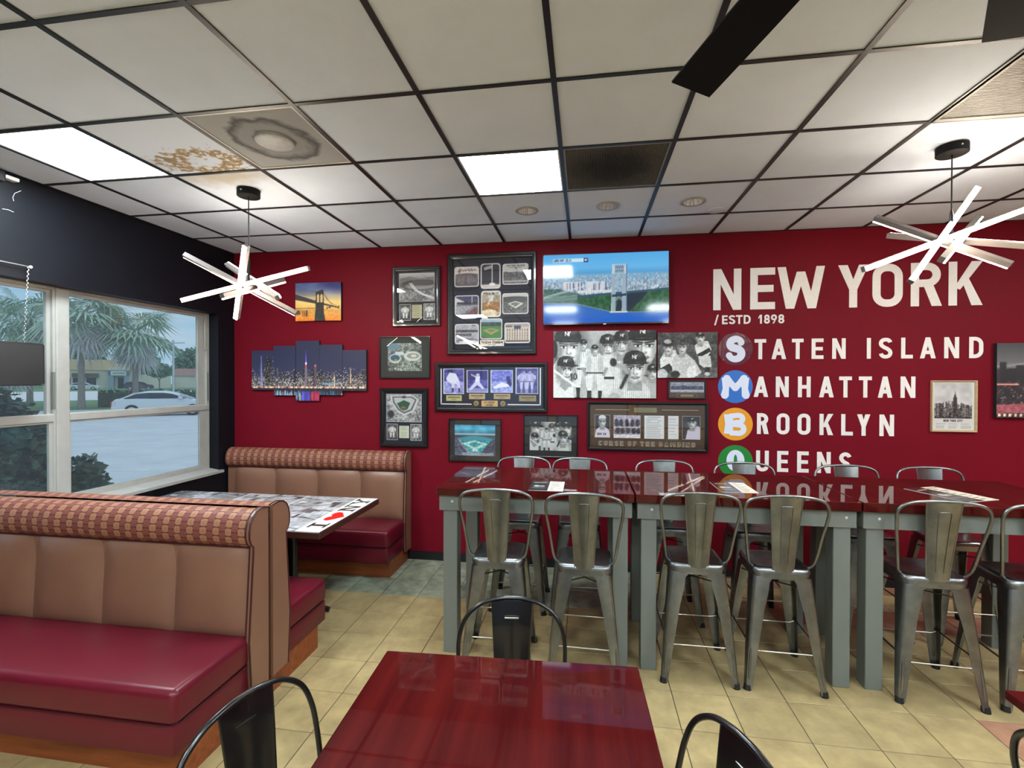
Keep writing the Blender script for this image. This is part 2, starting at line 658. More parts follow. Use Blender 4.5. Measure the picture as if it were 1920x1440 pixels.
def glyph(c, w, t):
    """polygons of a capital of height 1 and width w, stroke t"""
    s = t * 1.08
    if c == 'N':
        return [rc(0, 0, t, 1), rc(w - t, 0, w, 1), [(0, 1), (s, 1), (w, 0), (w - s, 0)]]
    if c == 'E':
        return [rc(0, 0, t, 1), rc(t, 1 - t, w, 1), rc(t, 0.5 - t * .48, w * .94, 0.5 + t * .48), rc(t, 0, w, t)]
    if c == 'F':
        return [rc(0, 0, t, 1), rc(t, 1 - t, w, 1), rc(t, 0.5 - t * .48, w * .94, 0.5 + t * .48)]
    if c == 'W':
        a, b = w * .27, w * .73
        return [[(0, 1), (s, 1), (a + s / 2, 0), (a - s / 2, 0)], [(w / 2 - s / 2, .88), (w / 2 + s / 2, .88), (a + s / 2, 0), (a - s / 2, 0)],
                [(w / 2 - s / 2, .88), (w / 2 + s / 2, .88), (b + s / 2, 0), (b - s / 2, 0)], [(w - s, 1), (w, 1), (b + s / 2, 0), (b - s / 2, 0)]]
    if c == 'M':
        return [rc(0, 0, t, 1), rc(w - t, 0, w, 1), [(0, 1), (s, 1), (w / 2 + s / 2, .3), (w / 2 - s / 2, .3)], [(w - s, 1), (w, 1), (w / 2 + s / 2, .3), (w / 2 - s / 2, .3)]]
    if c == 'Y':
        return [[(0, 1), (s * 1.1, 1), (w / 2 + t / 2, .42), (w / 2 - t / 2, .42)], [(w - s * 1.1, 1), (w, 1), (w / 2 + t / 2, .42), (w / 2 - t / 2, .42)], rc(w / 2 - t / 2, 0, w / 2 + t / 2, .44)]
    if c in 'OQ0':
        g = roundring(0, 0, w, 1, w * .46, t)
        if c == 'Q':
            g.append([(w * .55, .3), (w * .7, .36), (w, -.02), (w * .82, -.06)])
        return g
    if c in 'RPB':
        h0 = .44
        r = (1 - h0) / 2
        g = [rc(0, 0, t, 1)]
        bw = w * (.96 if c != 'B' else .93)
        g += ribbon([(t * .8, 1 - t / 2)] + arc(bw - r, h0 + r, r - t / 2, r - t / 2, 90, -90, 10) + [(t * .8, h0 + t / 2)], t)
        if c == 'R':
            g.append([(w * .38, h0 + t * .5), (w * .38 + s * 1.1, h0 + t * .5), (w, 0), (w - s * 1.12, 0)])
        if c == 'B':
            h1 = h0 + t
            r1 = h1 / 2
            g += ribbon([(t * .8, h1 - t / 2)] + arc(w - r1, r1, r1 - t / 2, r1 - t / 2, 90, -90, 10) + [(t * .8, t / 2)], t)
        return g
    if c == 'D':
        r = min(.42, w * .6)
        p = [(t * .8, 1 - t / 2)] + arc(w - r, 1 - r, r - t / 2, r - t / 2, 90, 0, 7) + arc(w - r, r, r - t / 2, r - t / 2, 0, -90, 7) + [(t * .8, t / 2)]
        return [rc(0, 0, t, 1)] + ribbon(p, t)
    if c == 'K':
        return [rc(0, 0, t, 1), [(w - s * 1.2, 1), (w, 1), (t + .06, .36), (t * .9, .36 + t * .2), (t * .9, .48)], [(w * .36, .62), (w * .52, .72), (w, 0), (w - s * 1.2, 0)]]
    if c == 'T':
        return [rc(0, 1 - t, w, 1), rc(w / 2 - t / 2, 0, w / 2 + t / 2, 1 - t)]
    if c == 'A':
        return [[(w / 2 - t * .55, 1), (w / 2 + t * .55, 1), (s, 0), (0, 0)], [(w / 2 - t * .55, 1), (w / 2 + t * .55, 1), (w, 0), (w - s, 0)], rc(w * .22, .2, w * .78, .2 + t)]
    if c == 'V':
        return [[(w / 2 - t * .55, 0), (w / 2 + t * .55, 0), (s, 1), (0, 1)], [(w / 2 - t * .55, 0), (w / 2 + t * .55, 0), (w, 1), (w - s, 1)]]
    if c == 'I':
        return [rc(w / 2 - t / 2, 0, w / 2 + t / 2, 1)]
    if c == 'L':
        return [rc(0, 0, t, 1), rc(t, 0, w, t)]
    if c == 'H':
        return [rc(0, 0, t, 1), rc(w - t, 0, w, 1), rc(t, .5 - t / 2, w - t, .5 + t / 2)]
    if c == 'U':
        r = w * .46
        p = [(t / 2, 1)] + arc(r, r, r - t / 2, r - t / 2, 180, 270, 7) + arc(w - r, r, r - t / 2, r - t / 2, 270, 360, 7) + [(w - t / 2, 1)]
        return ribbon(p, t)
    if c == 'J':
        r = w * .46
        return ribbon(arc(r, r, r - t / 2, r - t / 2, 180, 270, 7) + arc(w - r, r, r - t / 2, r - t / 2, 270, 360, 7) + [(w - t / 2, 1)], t)
    if c == 'C':
        r = w * .46
        h = t / 2
        p = arc(w - r, 1 - r, r - h, r - h, 10, 90, 7) + arc(r, 1 - r, r - h, r - h, 90, 180, 7) + arc(r, r, r - h, r - h, 180, 270, 7) + arc(w - r, r, r - h, r - h, 270, 350, 7)
        return ribbon(p, t)
    if c == 'G':
        return glyph('C', w, t) + [rc(w - t, .2, w, .5), rc(w * .5, .5 - t, w, .5)]
    if c == 'S':
        h = t / 2
        ru, rl = .265, .275
        p = arc(w - ru, 1 - ru, ru - h, ru - h, 15, 90, 7) + arc(ru, 1 - ru, ru - h, ru - h, 90, 215, 8)
        p += [(w * .36, .555), (w * .64, .465)]
        p += arc(w - rl, rl, rl - h, rl - h, 35, -90, 8) + arc(rl, rl, rl - h, rl - h, 270, 190, 7)
        return ribbon(p, t)
    if c == '8':
        return roundring(w * .05, .5 - t * .45, w * .95, 1, w * .42, t) + roundring(0, 0, w, .5 + t * .45, w * .46, t)
    if c == '9':
        return roundring(0, .36, w, 1, w * .46, t) + [[(w * .62, .42), (w - t * .2, .55), (w * .52, 0), (w * .25, 0)]]
    if c == '1':
        return [rc(w * .45, 0, w * .45 + t, 1), [(0, .72), (w * .45, 1), (w * .45 + t, 1), (0, .72 - t)]]
    if c == '2':
        h = t / 2
        return ribbon(arc(w / 2, 1 - w / 2, w / 2 - h, w / 2 - h, 170, -20, 9) + [(w * .3, t)], t) + [rc(0, 0, w, t)]
    if c == '3':
        h = t / 2
        return ribbon(arc(w / 2, .74, w / 2 - h, .26 - h, 160, -80, 9), t) + ribbon(arc(w / 2, .28, w / 2 - h, .28 - h, 80, -160, 9), t)
    if c == '-':
        return [rc(0, .4, w, .4 + t)]
    if c in 'aeu' or c in 'ndimkt':
        xh, h = .70, t / 2
        stem = [rc(0, 0, t, xh)]
        if c == 'a':
            return roundring(0, 0, w, xh * .75, w * .38, t) + [rc(w - t, 0, w, xh)] + ribbon([(w * .1, xh - h), (w - h, xh - h)], t)
        if c == 'e':
            return ribbon(arc(w / 2, xh / 2, w / 2 - h, xh / 2 - h, 0, 310, 16), t) + [rc(t, xh / 2 - h * .8, w, xh / 2 + h * .8)]
        if c == 'u':
            return [rc(0, .1, t, xh), rc(w - t, 0, w, xh), rc(0, 0, w, t)]
        if c == 'n':
            return stem + [rc(w - t, 0, w, xh * .9), rc(0, xh - t, w * .9, xh)]
        if c == 'm':
            return stem + [rc(w / 2 - h, 0, w / 2 + h, xh), rc(w - t, 0, w, xh * .9), rc(0, xh - t, w * .95, xh)]
        if c == 'd':
            return roundring(0, 0, w, xh, w * .42, t) + [rc(w - t, 0, w, 1)]
        if c == 'i':
            return [rc(w / 2 - h, 0, w / 2 + h, xh), rc(w / 2 - h, .82, w / 2 + h, .98)]
        if c == 'k':
            return [rc(0, 0, t, 1), [(w - t, xh), (w, xh), (t, .2), (t, .36)], [(w * .35, .46), (w * .6, .46), (w, 0), (w - t * 1.2, 0)]]
        if c == 't':
            return [rc(w / 2 - h, 0, w / 2 + h, .95), rc(0, xh - t, w, xh)]
    if c == '/':
        return [[(0, -.1), (t * .9, -.1), (w, 1.08), (w - t * .9, 1.08)]]
    if c in ',.':
        return [rc(0, -.1 if c == ',' else 0, t, t)]
    if c == 'o':
        return roundring(0, .55, w, 1, w * .46, t * .8)
    return []


WIDE = dict(I=.2, E=.55, F=.52, L=.52, T=.6, W=1.05, M=.85, J=.5)


def layout(txt, t=.17, gap=.14):
    """[(polygons, advance)] for a line of height 1"""
    x, out = 0.0, []
    for c in txt:
        if c == ' ':
            x += .4
            continue
        w = {'i': .2, 't': .42, 'm': .8, '-': .35, '1': .36, '/': .3, ',': .2, '.': .2, 'o': .35}.get(c, WIDE.get(c, .62))
        for g in glyph(c, w, t):
            out.append([(a + x, b) for a, b in g])
        x += w + gap
    return out, x - gap


# ------------------------------------------------------------------ flat prints drawn into the sheet's own colours
class Pic:
    def __init__(s, w, h, col=(128, 128, 128), seed=1):
        s.W, s.H = w, h
        s.k = 2
        s.a = np.ones((h * 2, w * 2, 3)) * np.array(col, float)
        s.Y, s.X = np.mgrid[0:h * 2, 0:w * 2]
        s.X = (s.X + .5) / (w * 2)
        s.Y = (s.Y + .5) / (h * 2)          # 0..1, top to bottom
        s.asp = w / h
        s.r = np.random.RandomState(seed)

    def mix(s, m, col):
        m = np.clip(m, 0, 1)[..., None]
        s.a = s.a * (1 - m) + np.array(col, float) * m

    def grad(s, stops, box=(0, 0, 1, 1)):
        ys = [p for p, _ in stops]
        m = (s.X >= box[0]) & (s.X < box[2]) & (s.Y >= box[1]) & (s.Y < box[3])
        t = (s.Y - box[1]) / (box[3] - box[1])
        for k in range(3):
            g = np.interp(t, ys, [c[k] for _, c in stops])
            s.a[..., k] = np.where(m, g, s.a[..., k])

    def rect(s, x0, y0, x1, y1, col, al=1.0):
        s.mix(((s.X >= x0) & (s.X < x1) & (s.Y >= y0) & (s.Y < y1)) * al, col)

    def ell(s, cx, cy, rx, ry, col, soft=.06, al=1.0, ang=0.0):
        dx, dy = (s.X - cx) * s.asp, s.Y - cy
        c, n = math.cos(R2(ang)), math.sin(R2(ang))
        u, v = (dx * c + dy * n) / rx, (-dx * n + dy * c) / ry
        d = np.sqrt(u * u + v * v)
        s.mix(np.clip((1 - d) / max(soft, 1e-3) + .5, 0, 1) * al, col)

    def ring(s, cx, cy, rx, ry, wd, col, al=1.0):
        dx, dy = (s.X - cx) * s.asp, s.Y - cy
        d = np.sqrt((dx / rx) ** 2 + (dy / ry) ** 2)
        s.mix(np.clip(1.4 - np.abs(d - 1) / wd, 0, 1) * al, col)

    def poly(s, pts, col, al=1.0):
        inside = np.zeros(s.X.shape, bool)
        n = len(pts)
        for i in range(n):
            x0, y0 = pts[i]
            x1, y1 = pts[(i + 1) % n]
            if y0 == y1:
                continue
            c = (y0 > s.Y) != (y1 > s.Y)
            inside ^= c & (s.X < (x1 - x0) * (s.Y - y0) / (y1 - y0) + x0)
        s.mix(inside * al, col)

    def line(s, x0, y0, x1, y1, w, col, al=1.0):
        ax, ay, bx, by = x0 * s.asp, y0, x1 * s.asp, y1
        px, py = s.X * s.asp - ax, s.Y - ay
        dx, dy = bx - ax, by - ay
        t = np.clip((px * dx + py * dy) / (dx * dx + dy * dy + 1e-9), 0, 1)
        d = np.hypot(px - t * dx, py - t * dy)
        s.mix(np.clip(1.5 - d / (w / 2), 0, 1) * al, col)

    def curve(s, pts, w, col, al=1.0):
        for p, q in zip(pts[:-1], pts[1:]):
            s.line(p[0], p[1], q[0], q[1], w, col, al)

    def field(s, cells, seed=None):
        r = np.random.RandomState(seed) if seed is not None else s.r
        ny = max(2, int(cells)) + 1
        nx = max(2, int(cells * s.asp)) + 1
        g = r.rand(ny + 1, nx + 1)
        fx, fy = s.X * (nx - .001), s.Y * (ny - .001)
        ix, iy = fx.astype(int), fy.astype(int)
        tx, ty = fx - ix, fy - iy
        return (g[iy, ix] * (1 - tx) * (1 - ty) + g[iy, ix + 1] * tx * (1 - ty) + g[iy + 1, ix] * (1 - tx) * ty + g[iy + 1, ix + 1] * tx * ty)

    def noise(s, amp, cells, box=(0, 0, 1, 1), mask=None):
        m = (s.X >= box[0]) & (s.X < box[2]) & (s.Y >= box[1]) & (s.Y < box[3])
        if mask is not None:
            m = m & mask
        f = (s.field(cells) - .5) * 2 * amp
        s.a += (f * m)[..., None]

    def blocks(s, n, x0, y0, x1, y1, wr, hr, cols, al=1.0):
        for _ in range(n):
            x, y = x0 + s.r.rand() * (x1 - x0), y0 + s.r.rand() * (y1 - y0)
            w, h = wr[0] + s.r.rand() * (wr[1] - wr[0]), hr[0] + s.r.rand() * (hr[1] - hr[0])
            c = cols[s.r.randint(len(cols))]
            j = s.r.rand() * 30 - 15
            s.rect(x, y, x + w, y + h, (c[0] + j, c[1] + j, c[2] + j), al)

    def text(s, txt, x, y, h, col, t=.2, width=None):
        """baseline left at x,y; h = letter height"""
        polys, w = layout(txt, t)
        sx = (width / w) if width else h / s.asp
        for p in polys:
            s.poly([(x + a * sx, y - b * h) for a, b in p], col)
        return w * sx

    def border(s, wd, col):
        wx = wd / s.asp
        m = (s.X < wx) | (s.X > 1 - wx) | (s.Y < wd) | (s.Y > 1 - wd)
        s.mix(m * 1.0, col)

    def roundborder(s, wd, r, col, outer):
        """rounded corners: outer colour outside, border line inside"""
        hx, hy = .5 * s.asp, .5
        qx = np.abs((s.X - .5) * s.asp) - (hx - r)
        qy = np.abs(s.Y - .5) - (hy - r)
        d = np.hypot(np.maximum(qx, 0), np.maximum(qy, 0)) + np.minimum(np.maximum(qx, qy), 0) - r
        s.mix((d > -wd) * 1.0, col)
        s.mix((d > 0) * 1.0, outer)

    def gray(s, tint=(1, 1, 1)):
        g = s.a @ np.array([.3, .59, .11])
        s.a = g[..., None] * np.array(tint, float)

    def done(s):
        a = np.clip(s.a, 0, 255)
        return a.reshape(s.H, 2, s.W, 2, 3).mean((1, 3))


def sheet(name, pic, fn, m, parent=None, part_label=None, crop=None, local=False):
    """grid whose points carry the print colours; fn(u,v) with v up gives the point"""
    img = pic.done() if isinstance(pic, Pic) else pic
    if crop:
        H0, W0 = img.shape[:2]
        img = img[int(crop[1] * H0):int(round(crop[3] * H0)), int(crop[0] * W0):int(round(crop[2] * W0))]
    H, W = img.shape[:2]
    p00, p10, p01 = Vector(fn(0, 0)), Vector(fn(1, 0)), Vector(fn(0, 1))
    du, dv = p10 - p00, p01 - p00
    us = np.linspace(0, 1, W)
    vs = np.linspace(1, 0, H)
    V = np.zeros((H, W, 3))
    for k in range(3):
        V[..., k] = p00[k] + us[None, :] * du[k] + vs[:, None] * dv[k]
    idx = np.arange(H * W).reshape(H, W)
    F = np.stack([idx[1:, :-1], idx[1:, 1:], idx[:-1, 1:], idx[:-1, :-1]], -1).reshape(-1, 4)
    me = bpy.data.meshes.new(name)
    me.vertices.add(H * W)
    me.vertices.foreach_set('co', V.ravel())
    me.loops.add(F.size)
    me.loops.foreach_set('vertex_index', F.ravel())
    me.polygons.add(len(F))
    me.polygons.foreach_set('loop_start', np.arange(0, F.size, 4))
    me.polygons.foreach_set('loop_total', np.full(len(F), 4))
    me.update(calc_edges=True)
    c = np.clip(img, 0, 255) / 255
    c = np.where(c <= .04045, c / 12.92, ((c + .055) / 1.055) ** 2.4).reshape(-1, 3)
    ca = me.color_attributes.new('print', 'FLOAT_COLOR', 'POINT')
    ca.data.foreach_set('color', np.concatenate([c, np.ones((len(c), 1))], 1).ravel())
    o = obj(name, me, m, parent, local=local)
    if part_label:
        o['label'] = part_label
    return o


# ---- figures for the ballplayer pictures (grey tones)
def face(p, cx, cy, s, cap=True, lit=1, turn=0.0, helmet=False):
    k = 1 / p.asp

    def E(dx, dy, rx, ry, g, soft=.4, al=1.0, ang=0):
        p.ell(cx + dx * s * k, cy + dy * s, rx * s, ry * s, (g, g, g - 1), soft, al, ang)

    def Ln(x0, y0, x1, y1, w, g, al=1.0):
        p.line(cx + x0 * s * k, cy + y0 * s, cx + x1 * s * k, cy + y1 * s, w * s, (g, g, g), al)
    p.poly([(cx - .2 * s * k, cy + .25 * s), (cx + .2 * s * k, cy + .25 * s), (cx + .27 * s * k, cy + .78 * s), (cx - .27 * s * k, cy + .78 * s)], (150, 150, 150))
    for e in (-1, 1):
        E(e * .36, .05, .055, .11, 160, .4)
    E(0, .02, .355, .5, 206, .1)
    E(0, .26, .27, .26, 208, .2)
    E(-.30 * lit, .1, .17, .42, 96, 1.0, .7)
    E(.3 * lit, .22, .1, .3, 130, 1.0, .5)
    E(.02, .47, .25, .07, 120, 1.0, .6)
    E(turn + .12 * lit, .14, .1, .12, 240, 1.0, .7)
    E(turn - .1, -.2, .3, .1, 120, 1.0, .5)
    for e in (-1, 1):
        ex = e * .155 + turn
        E(ex, -.015, .115, .065, 120, .9, .8)
        E(ex, 0, .085, .035, 226, .3)
        E(ex, 0, .036, .038, 30, .3)
        Ln(ex - .1, -.035, ex + .1, -.035, .03, 40)
        Ln(ex - .12, -.10 + .02 * e, ex + .12, -.10 - .02 * e, .05, 50)
    Ln(turn - .05, 0, turn - .06, .17, .04, 130, .8)
    E(turn, .19, .085, .045, 120, .6, .9)
    E(turn, .16, .04, .05, 232, .8, .8)
    E(turn, .315, .15, .045, 70, .35)
    E(turn, .305, .11, .018, 214, .4, .8)
    E(turn, .37, .1, .02, 140, .6, .7)
    E(turn, .44, .08, .05, 226, .9, .6)
    if cap:
        q = [(-.39, -.17), (-.40, -.33), (-.30, -.54), (-.1, -.63), (.1, -.63), (.30, -.54), (.40, -.33), (.39, -.17), (.2, -.2), (-.2, -.2)]
        p.poly([(cx + a * s * k, cy + b_ * s) for a, b_ in q], (34, 34, 36))
        E(.16, -.48, .12, .1, 96, 1.0, .6)
        Ln(0, -.63, 0, -.5, .012, 70)
        E(turn * 2.5, -.19, .42, .055, 18, .25)
        E(turn * 2.5, -.205, .3, .02, 84, .6, .6)
        u = .055 * s
        for a, b_, c, d in ((-1.4, 1, -1.4, -1), (-1.4, 1, .2, -1), (.2, 1, .2, -1), (0, 1.2, .7, .1), (1.4, 1.2, .7, .1), (.7, .1, .7, -1.2)):
            p.line(cx + a * u * k, cy - .40 * s - b_ * u, cx + c * u * k, cy - .40 * s - d * u, .024 * s, (232, 232, 232))
    if helmet:
        E(-.41, .06, .1, .26, 30, .2)


def player(p, x, y, h, cap=True, pin=True, lean=0.0, dark_socks=True, head=True, tone=225):
    """standing ballplayer, feet at y, height h"""
    k = 1 / p.asp
    hs = h * .15
    T_ = (tone, tone, tone - 2)
    for e in (-1, 1):
        p.poly([(x + e * .02 * h * k, y - .5 * h), (x + e * .15 * h * k, y - .5 * h), (x + e * .13 * h * k, y - .2 * h), (x + e * .05 * h * k, y - .2 * h)], T_)
        p.poly([(x + e * .055 * h * k, y - .2 * h), (x + e * .125 * h * k, y - .2 * h), (x + e * .11 * h * k, y - .03 * h), (x + e * .06 * h * k, y - .03 * h)], (40, 40, 42) if dark_socks else (170, 170, 170))
        p.ell(x + e * .1 * h * k, y - .02 * h, .05 * h, .022 * h, (28, 28, 28), .2)
    p.poly([(x - .14 * h * k, y - .5 * h), (x + .14 * h * k, y - .5 * h), (x + .17 * h * k, y - .78 * h), (x + .08 * h * k, y - .84 * h), (x - .08 * h * k, y - .84 * h), (x - .17 * h * k, y - .78 * h)], T_)
    for e in (-1, 1):
        p.poly([(x + e * .15 * h * k, y - .8 * h), (x + e * .24 * h * k, y - .72 * h), (x + e * .25 * h * k, y - .58 * h), (x + e * .17 * h * k, y - .58 * h)], (tone - 12,) * 3)
        p.poly([(x + e * .235 * h * k, y - .6 * h), (x + e * .175 * h * k, y - .6 * h), (x + e * .12 * h * k, y - .47 * h), (x + e * .17 * h * k, y - .44 * h)], (150, 150, 150))
        p.ell(x + e * .1 * h * k, y - .66 * h, .05 * h, .16 * h, (150, 150, 150), .9, .5)
    if pin:
        for q in range(-4, 5):
            p.line(x + q * .034 * h * k, y - .82 * h, x + q * .03 * h * k, y - .22 * h, .006 * h, (120, 120, 120), .7)
    p.line(x - .14 * h * k, y - .505 * h, x + .14 * h * k, y - .505 * h, .022 * h, (40, 40, 40))
    p.line(x, y - .84 * h, x, y - .52 * h, .008 * h, (140, 140, 140))
    if head:
        face(p, x + lean * h * k, y - .9 * h, hs, cap)

# ------------------------------------------------------------------ room shell
def room():
    w = obj('wall_back', MB().box(XL - .2, XR + .2, YW, YW + .2, 0, 3.4), M_RED, kind='structure', label='dark red painted wall with pictures and white lettering')
    wr = obj('wall_right', MB().box(XR, XR + .2, YB, YW, 0, 3.4), M_RED, kind='structure')
    # unseen wall behind the viewpoint; tall panes added to bring in cool daylight
    m = MB().box(XL - .2, XR + .2, YB - .2, YB, 0, .45).box(XL - .2, XR + .2, YB - .2, YB, 2.72, 3.4)
    px = [XL - .2, -.9, 1.0, 1.2, 3.1, 3.3, 5.2, 5.4, 7.0, XR + .2]
    for k in range(0, len(px), 2):
        m.box(px[k], px[k + 1], YB - .2, YB, .45, 2.72)
    obj('wall_front', m, mat('plain cream wall', rgb(190, 176, 160), rough=.7, var=.06, scale=2), kind='structure')
    for k in range(1, len(px) - 1, 2):
        w = obj('window_%d' % (3 + k // 2), MB().box(px[k], px[k] + .05, YB - .14, YB - .08, .45, 2.72).box(px[k + 1] - .05, px[k + 1], YB - .14, YB - .08, .45, 2.72).box(px[k] + .05, px[k + 1] - .05, YB - .14, YB - .08, .45, .5).box(px[k] + .05, px[k + 1] - .05, YB - .14, YB - .08, 2.67, 2.72), M_GRID, kind='structure')
        obj('pane', MB().box(px[k] + .05, px[k + 1] - .05, YB - .113, YB - .107, .5, 2.67), M_GLASS, w)
    obj('forecourt', MB().box(XL - .2, 40, -40, YB - .2, -.5, -.3), mat('pale asphalt forecourt', rgb(214, 216, 218), rough=.9, var=.1, scale=.8), kind='structure')
    y0, y1, z0, z1 = .62, 3.352, .836, 2.372
    m = MB()
    m.box(XL - .2, XL, YB, YW, 0, z0).box(XL - .2, XL, YB, YW, z1, 3.4).box(XL - .2, XL, y1, YW, z0, z1).box(XL - .2, XL, YB, y0, z0, z1)
    obj('wall_left', m, M_BLACKWALL, kind='structure')
    # baseboards
    obj('baseboard_back', MB().box(XL, XR, YW - .012, YW, 0, .078), M_BASEBOARD, kind='structure')
    obj('baseboard_left', MB().box(XL, XL + .012, YB, YW - .012, 0, .078), M_BASEBOARD, kind='structure')
    # dents and scratches in the black paint
    for k, pts in enumerate(([(1.70, 2.93), (1.665, 2.90), (1.655, 2.87), (1.66, 2.85)], [(1.60, 2.78), (1.63, 2.785), (1.66, 2.78)])):
        obj('scratch', MB().tube([(XL + .001, a, b) for a, b in pts], .0015, 5), M_WHITE, w2(), None)


def w2():
    return bpy.data.objects['wall_left']


room()


# ------------------------------------------------------------------ windows
def windows():
    v = XL - .10          # inner face of the frames
    d = .05
    z0, z1 = .856, 2.372
    zr0, zr1 = 1.432, 1.49
    for n, (a, b, fl, fr, sl, sr) in enumerate(((2.058, 3.352, .006, .03, .008, .085), (.62, 1.972, .02, .018, .03, .024))):
        m = MB()
        m.box(v - d, v, b - fr, b, z0, z1).box(v - d, v, a, a + fl, z0, z1)
        m.box(v - d, v, a + fl, b - fr, z1 - .02, z1).box(v - d, v, a + fl, b - fr, z0, z0 + .03)
        w = obj('window_%d' % (n + 1), m, M_CREAM, kind='structure')

        # sashes: upper (outer) and lower (inner)
        def sash(y0, y1, za, zb, x0, x1, t):
            return MB().box(x0, x1, y0, y0 + sl, za, zb).box(x0, x1, y1 - sr, y1, za, zb).box(x0, x1, y0 + sl, y1 - sr, za, za + t * .7).box(x0, x1, y0 + sl, y1 - sr, zb - t * .7, zb)
        obj('sash', sash(a + fl, b - fr, zr0 + .02, z1 - .02, v - .045, v - .02, .03), M_CREAM, w)
        obj('sash', sash(a + fl, b - fr, z0 + .03, zr0 + .01, v - .022, v - .002, .028), M_CREAM, w)
        obj('meeting_rail', MB().rbox(v - .03, v + .008, a + .005, b - .012, zr0, zr1, .006, 1), M_CREAM, w)
        obj('pane', MB().box(v - .036, v - .032, a + .010, b - .04, zr0 + .03, z1 - .03), M_GLASS, w)
        obj('pane', MB().box(v - .014, v - .010, a + .010, b - .04, z0 + .04, zr0), M_GLASS, w)
        if n == 0:
            obj('sash_balance', MB().box(v - .012, v + .004, b - .028, b - .012, 1.52, 1.80), M_GREYPAINT, w)
            obj('sash_balance', MB().box(v - .012, v + .004, b - .05, b - .03, 2.02, 2.36), M_CREAM, w)
        else:
            obj('sash_balance', MB().box(v - .012, v + .006, b - .022, b - .006, 1.52, 1.78), M_GREYPAINT, w)
    obj('trim_1', MB().rbox(v - d, v + .012, 1.972, 2.058, z0, z1, .006, 1), M_CREAM, kind='structure', label='wide cream post between the two windows')
    obj('trim_2', MB().prism([(v - .06, .837), (v - .06, .862), (v + .012, .86), (XL + .034, .842), (XL + .034, .818), (XL + .001, .818), (XL + .001, .837)], lambda a, b, d: (a, d, b), .622, 3.350).prism([(XL + .001, .818), (XL + .001, .8425), (XL + .034, .842), (XL + .034, .818)], lambda a, b, d: (a, d, b), 3.350, 3.385), M_CREAM, kind='structure', label='cream window sill board')


windows()


# ------------------------------------------------------------------ ceiling
def special_tile_mat(name, kind):
    m, nt, b = newmat(name)
    N, L = nt.nodes.new, nt.links.new
    tc = N('ShaderNodeTexCoord')
    b.inputs['Roughness'].default_value = .85

    def mth(op, a, bb=None):
        n = N('ShaderNodeMath')
        n.operation = op
        for i, x in enumerate((a, bb)):
            if x is None:
                continue
            if isinstance(x, (int, float)):
                n.inputs[i].default_value = x
            else:
                L(x, n.inputs[i])
        return n.outputs[0]

    def ramp(v, stops):
        r = N('ShaderNodeValToRGB')
        e = r.color_ramp.elements
        e[0].position, e[0].color = stops[0]
        e[1].position, e[1].color = stops[-1]
        for p, c in stops[1:-1]:
            x = e.new(p)
            x.color = c
        L(v, r.inputs[0])
        return r.outputs[0]
    nz = N('ShaderNodeTexNoise')
    nz.inputs['Scale'].default_value = {'stain': 22, 'stain2': 7, 'soot': 9, 'return': 6}[kind]
    nz.inputs['Detail'].default_value = 6
    L(tc.outputs['Object'], nz.inputs['Vector'])
    mp = N('ShaderNodeMapping')
    L(tc.outputs['Object'], mp.inputs[0])
    ln = N('ShaderNodeVectorMath')
    ln.operation = 'LENGTH'
    L(mp.outputs[0], ln.inputs[0])
    base = rgb(218, 230, 248)
    if kind == 'stain':        # ring-shaped water mark
        mp.inputs['Location'].default_value = (-.04 * 3.0, -.165 * 5.6, 0)
        mp.inputs['Scale'].default_value = (3.0, 5.6, 0)
        d = mth('ADD', ln.outputs['Value'], mth('MULTIPLY', mth('SUBTRACT', nz.outputs['Fac'], .5), 1.9))
        c = ramp(d, [(.30, base), (.44, rgb(192, 176, 152)), (.56, rgb(140, 116, 84)), (.72, rgb(174, 156, 128)), (.9, base)])
    elif kind == 'stain2':
        mp.inputs['Location'].default_value = (0, .24 * 5, 0)
        mp.inputs['Scale'].default_value = (2.0, 5, 0)
        d = mth('ADD', ln.outputs['Value'], mth('MULTIPLY', mth('SUBTRACT', nz.outputs['Fac'], .5), 1.6))
        c = ramp(d, [(.1, rgb(190, 186, 178)), (.5, rgb(202, 206, 210)), (.85, base)])
    elif kind == 'soot':       # dust ring on the perforated supply diffuser
        mp.inputs['Scale'].default_value = (4.2, 4.2, 0)
        d = mth('ADD', ln.outputs['Value'], mth('MULTIPLY', mth('SUBTRACT', nz.outputs['Fac'], .5), .55))
        c = ramp(d, [(.34, rgb(66, 64, 66)), (.46, rgb(140, 142, 144)), (.66, rgb(142, 144, 146)), (.86, rgb(80, 80, 82)), (1.0, rgb(160, 163, 166))])
        vo = N('ShaderNodeTexVoronoi')
        vo.inputs['Scale'].default_value = 130
        L(tc.outputs['Object'], vo.inputs['Vector'])
        bp = N('ShaderNodeBump')
        bp.inputs['Strength'].default_value = .5
        L(vo.outputs['Distance'], bp.inputs['Height'])
        L(bp.outputs[0], b.inputs['Normal'])
    else:                      # grimy return grille
        mp.inputs['Scale'].default_value = (3.2, 3.2, 0)
        d = mth('ADD', ln.outputs['Value'], mth('MULTIPLY', mth('SUBTRACT', nz.outputs['Fac'], .5), .5))
        c = ramp(d, [(.1, rgb(40, 40, 44)), (.5, rgb(52, 51, 52)), (1.0, rgb(92, 90, 86))])
    L(c, b.inputs['Base Color'])
    return m


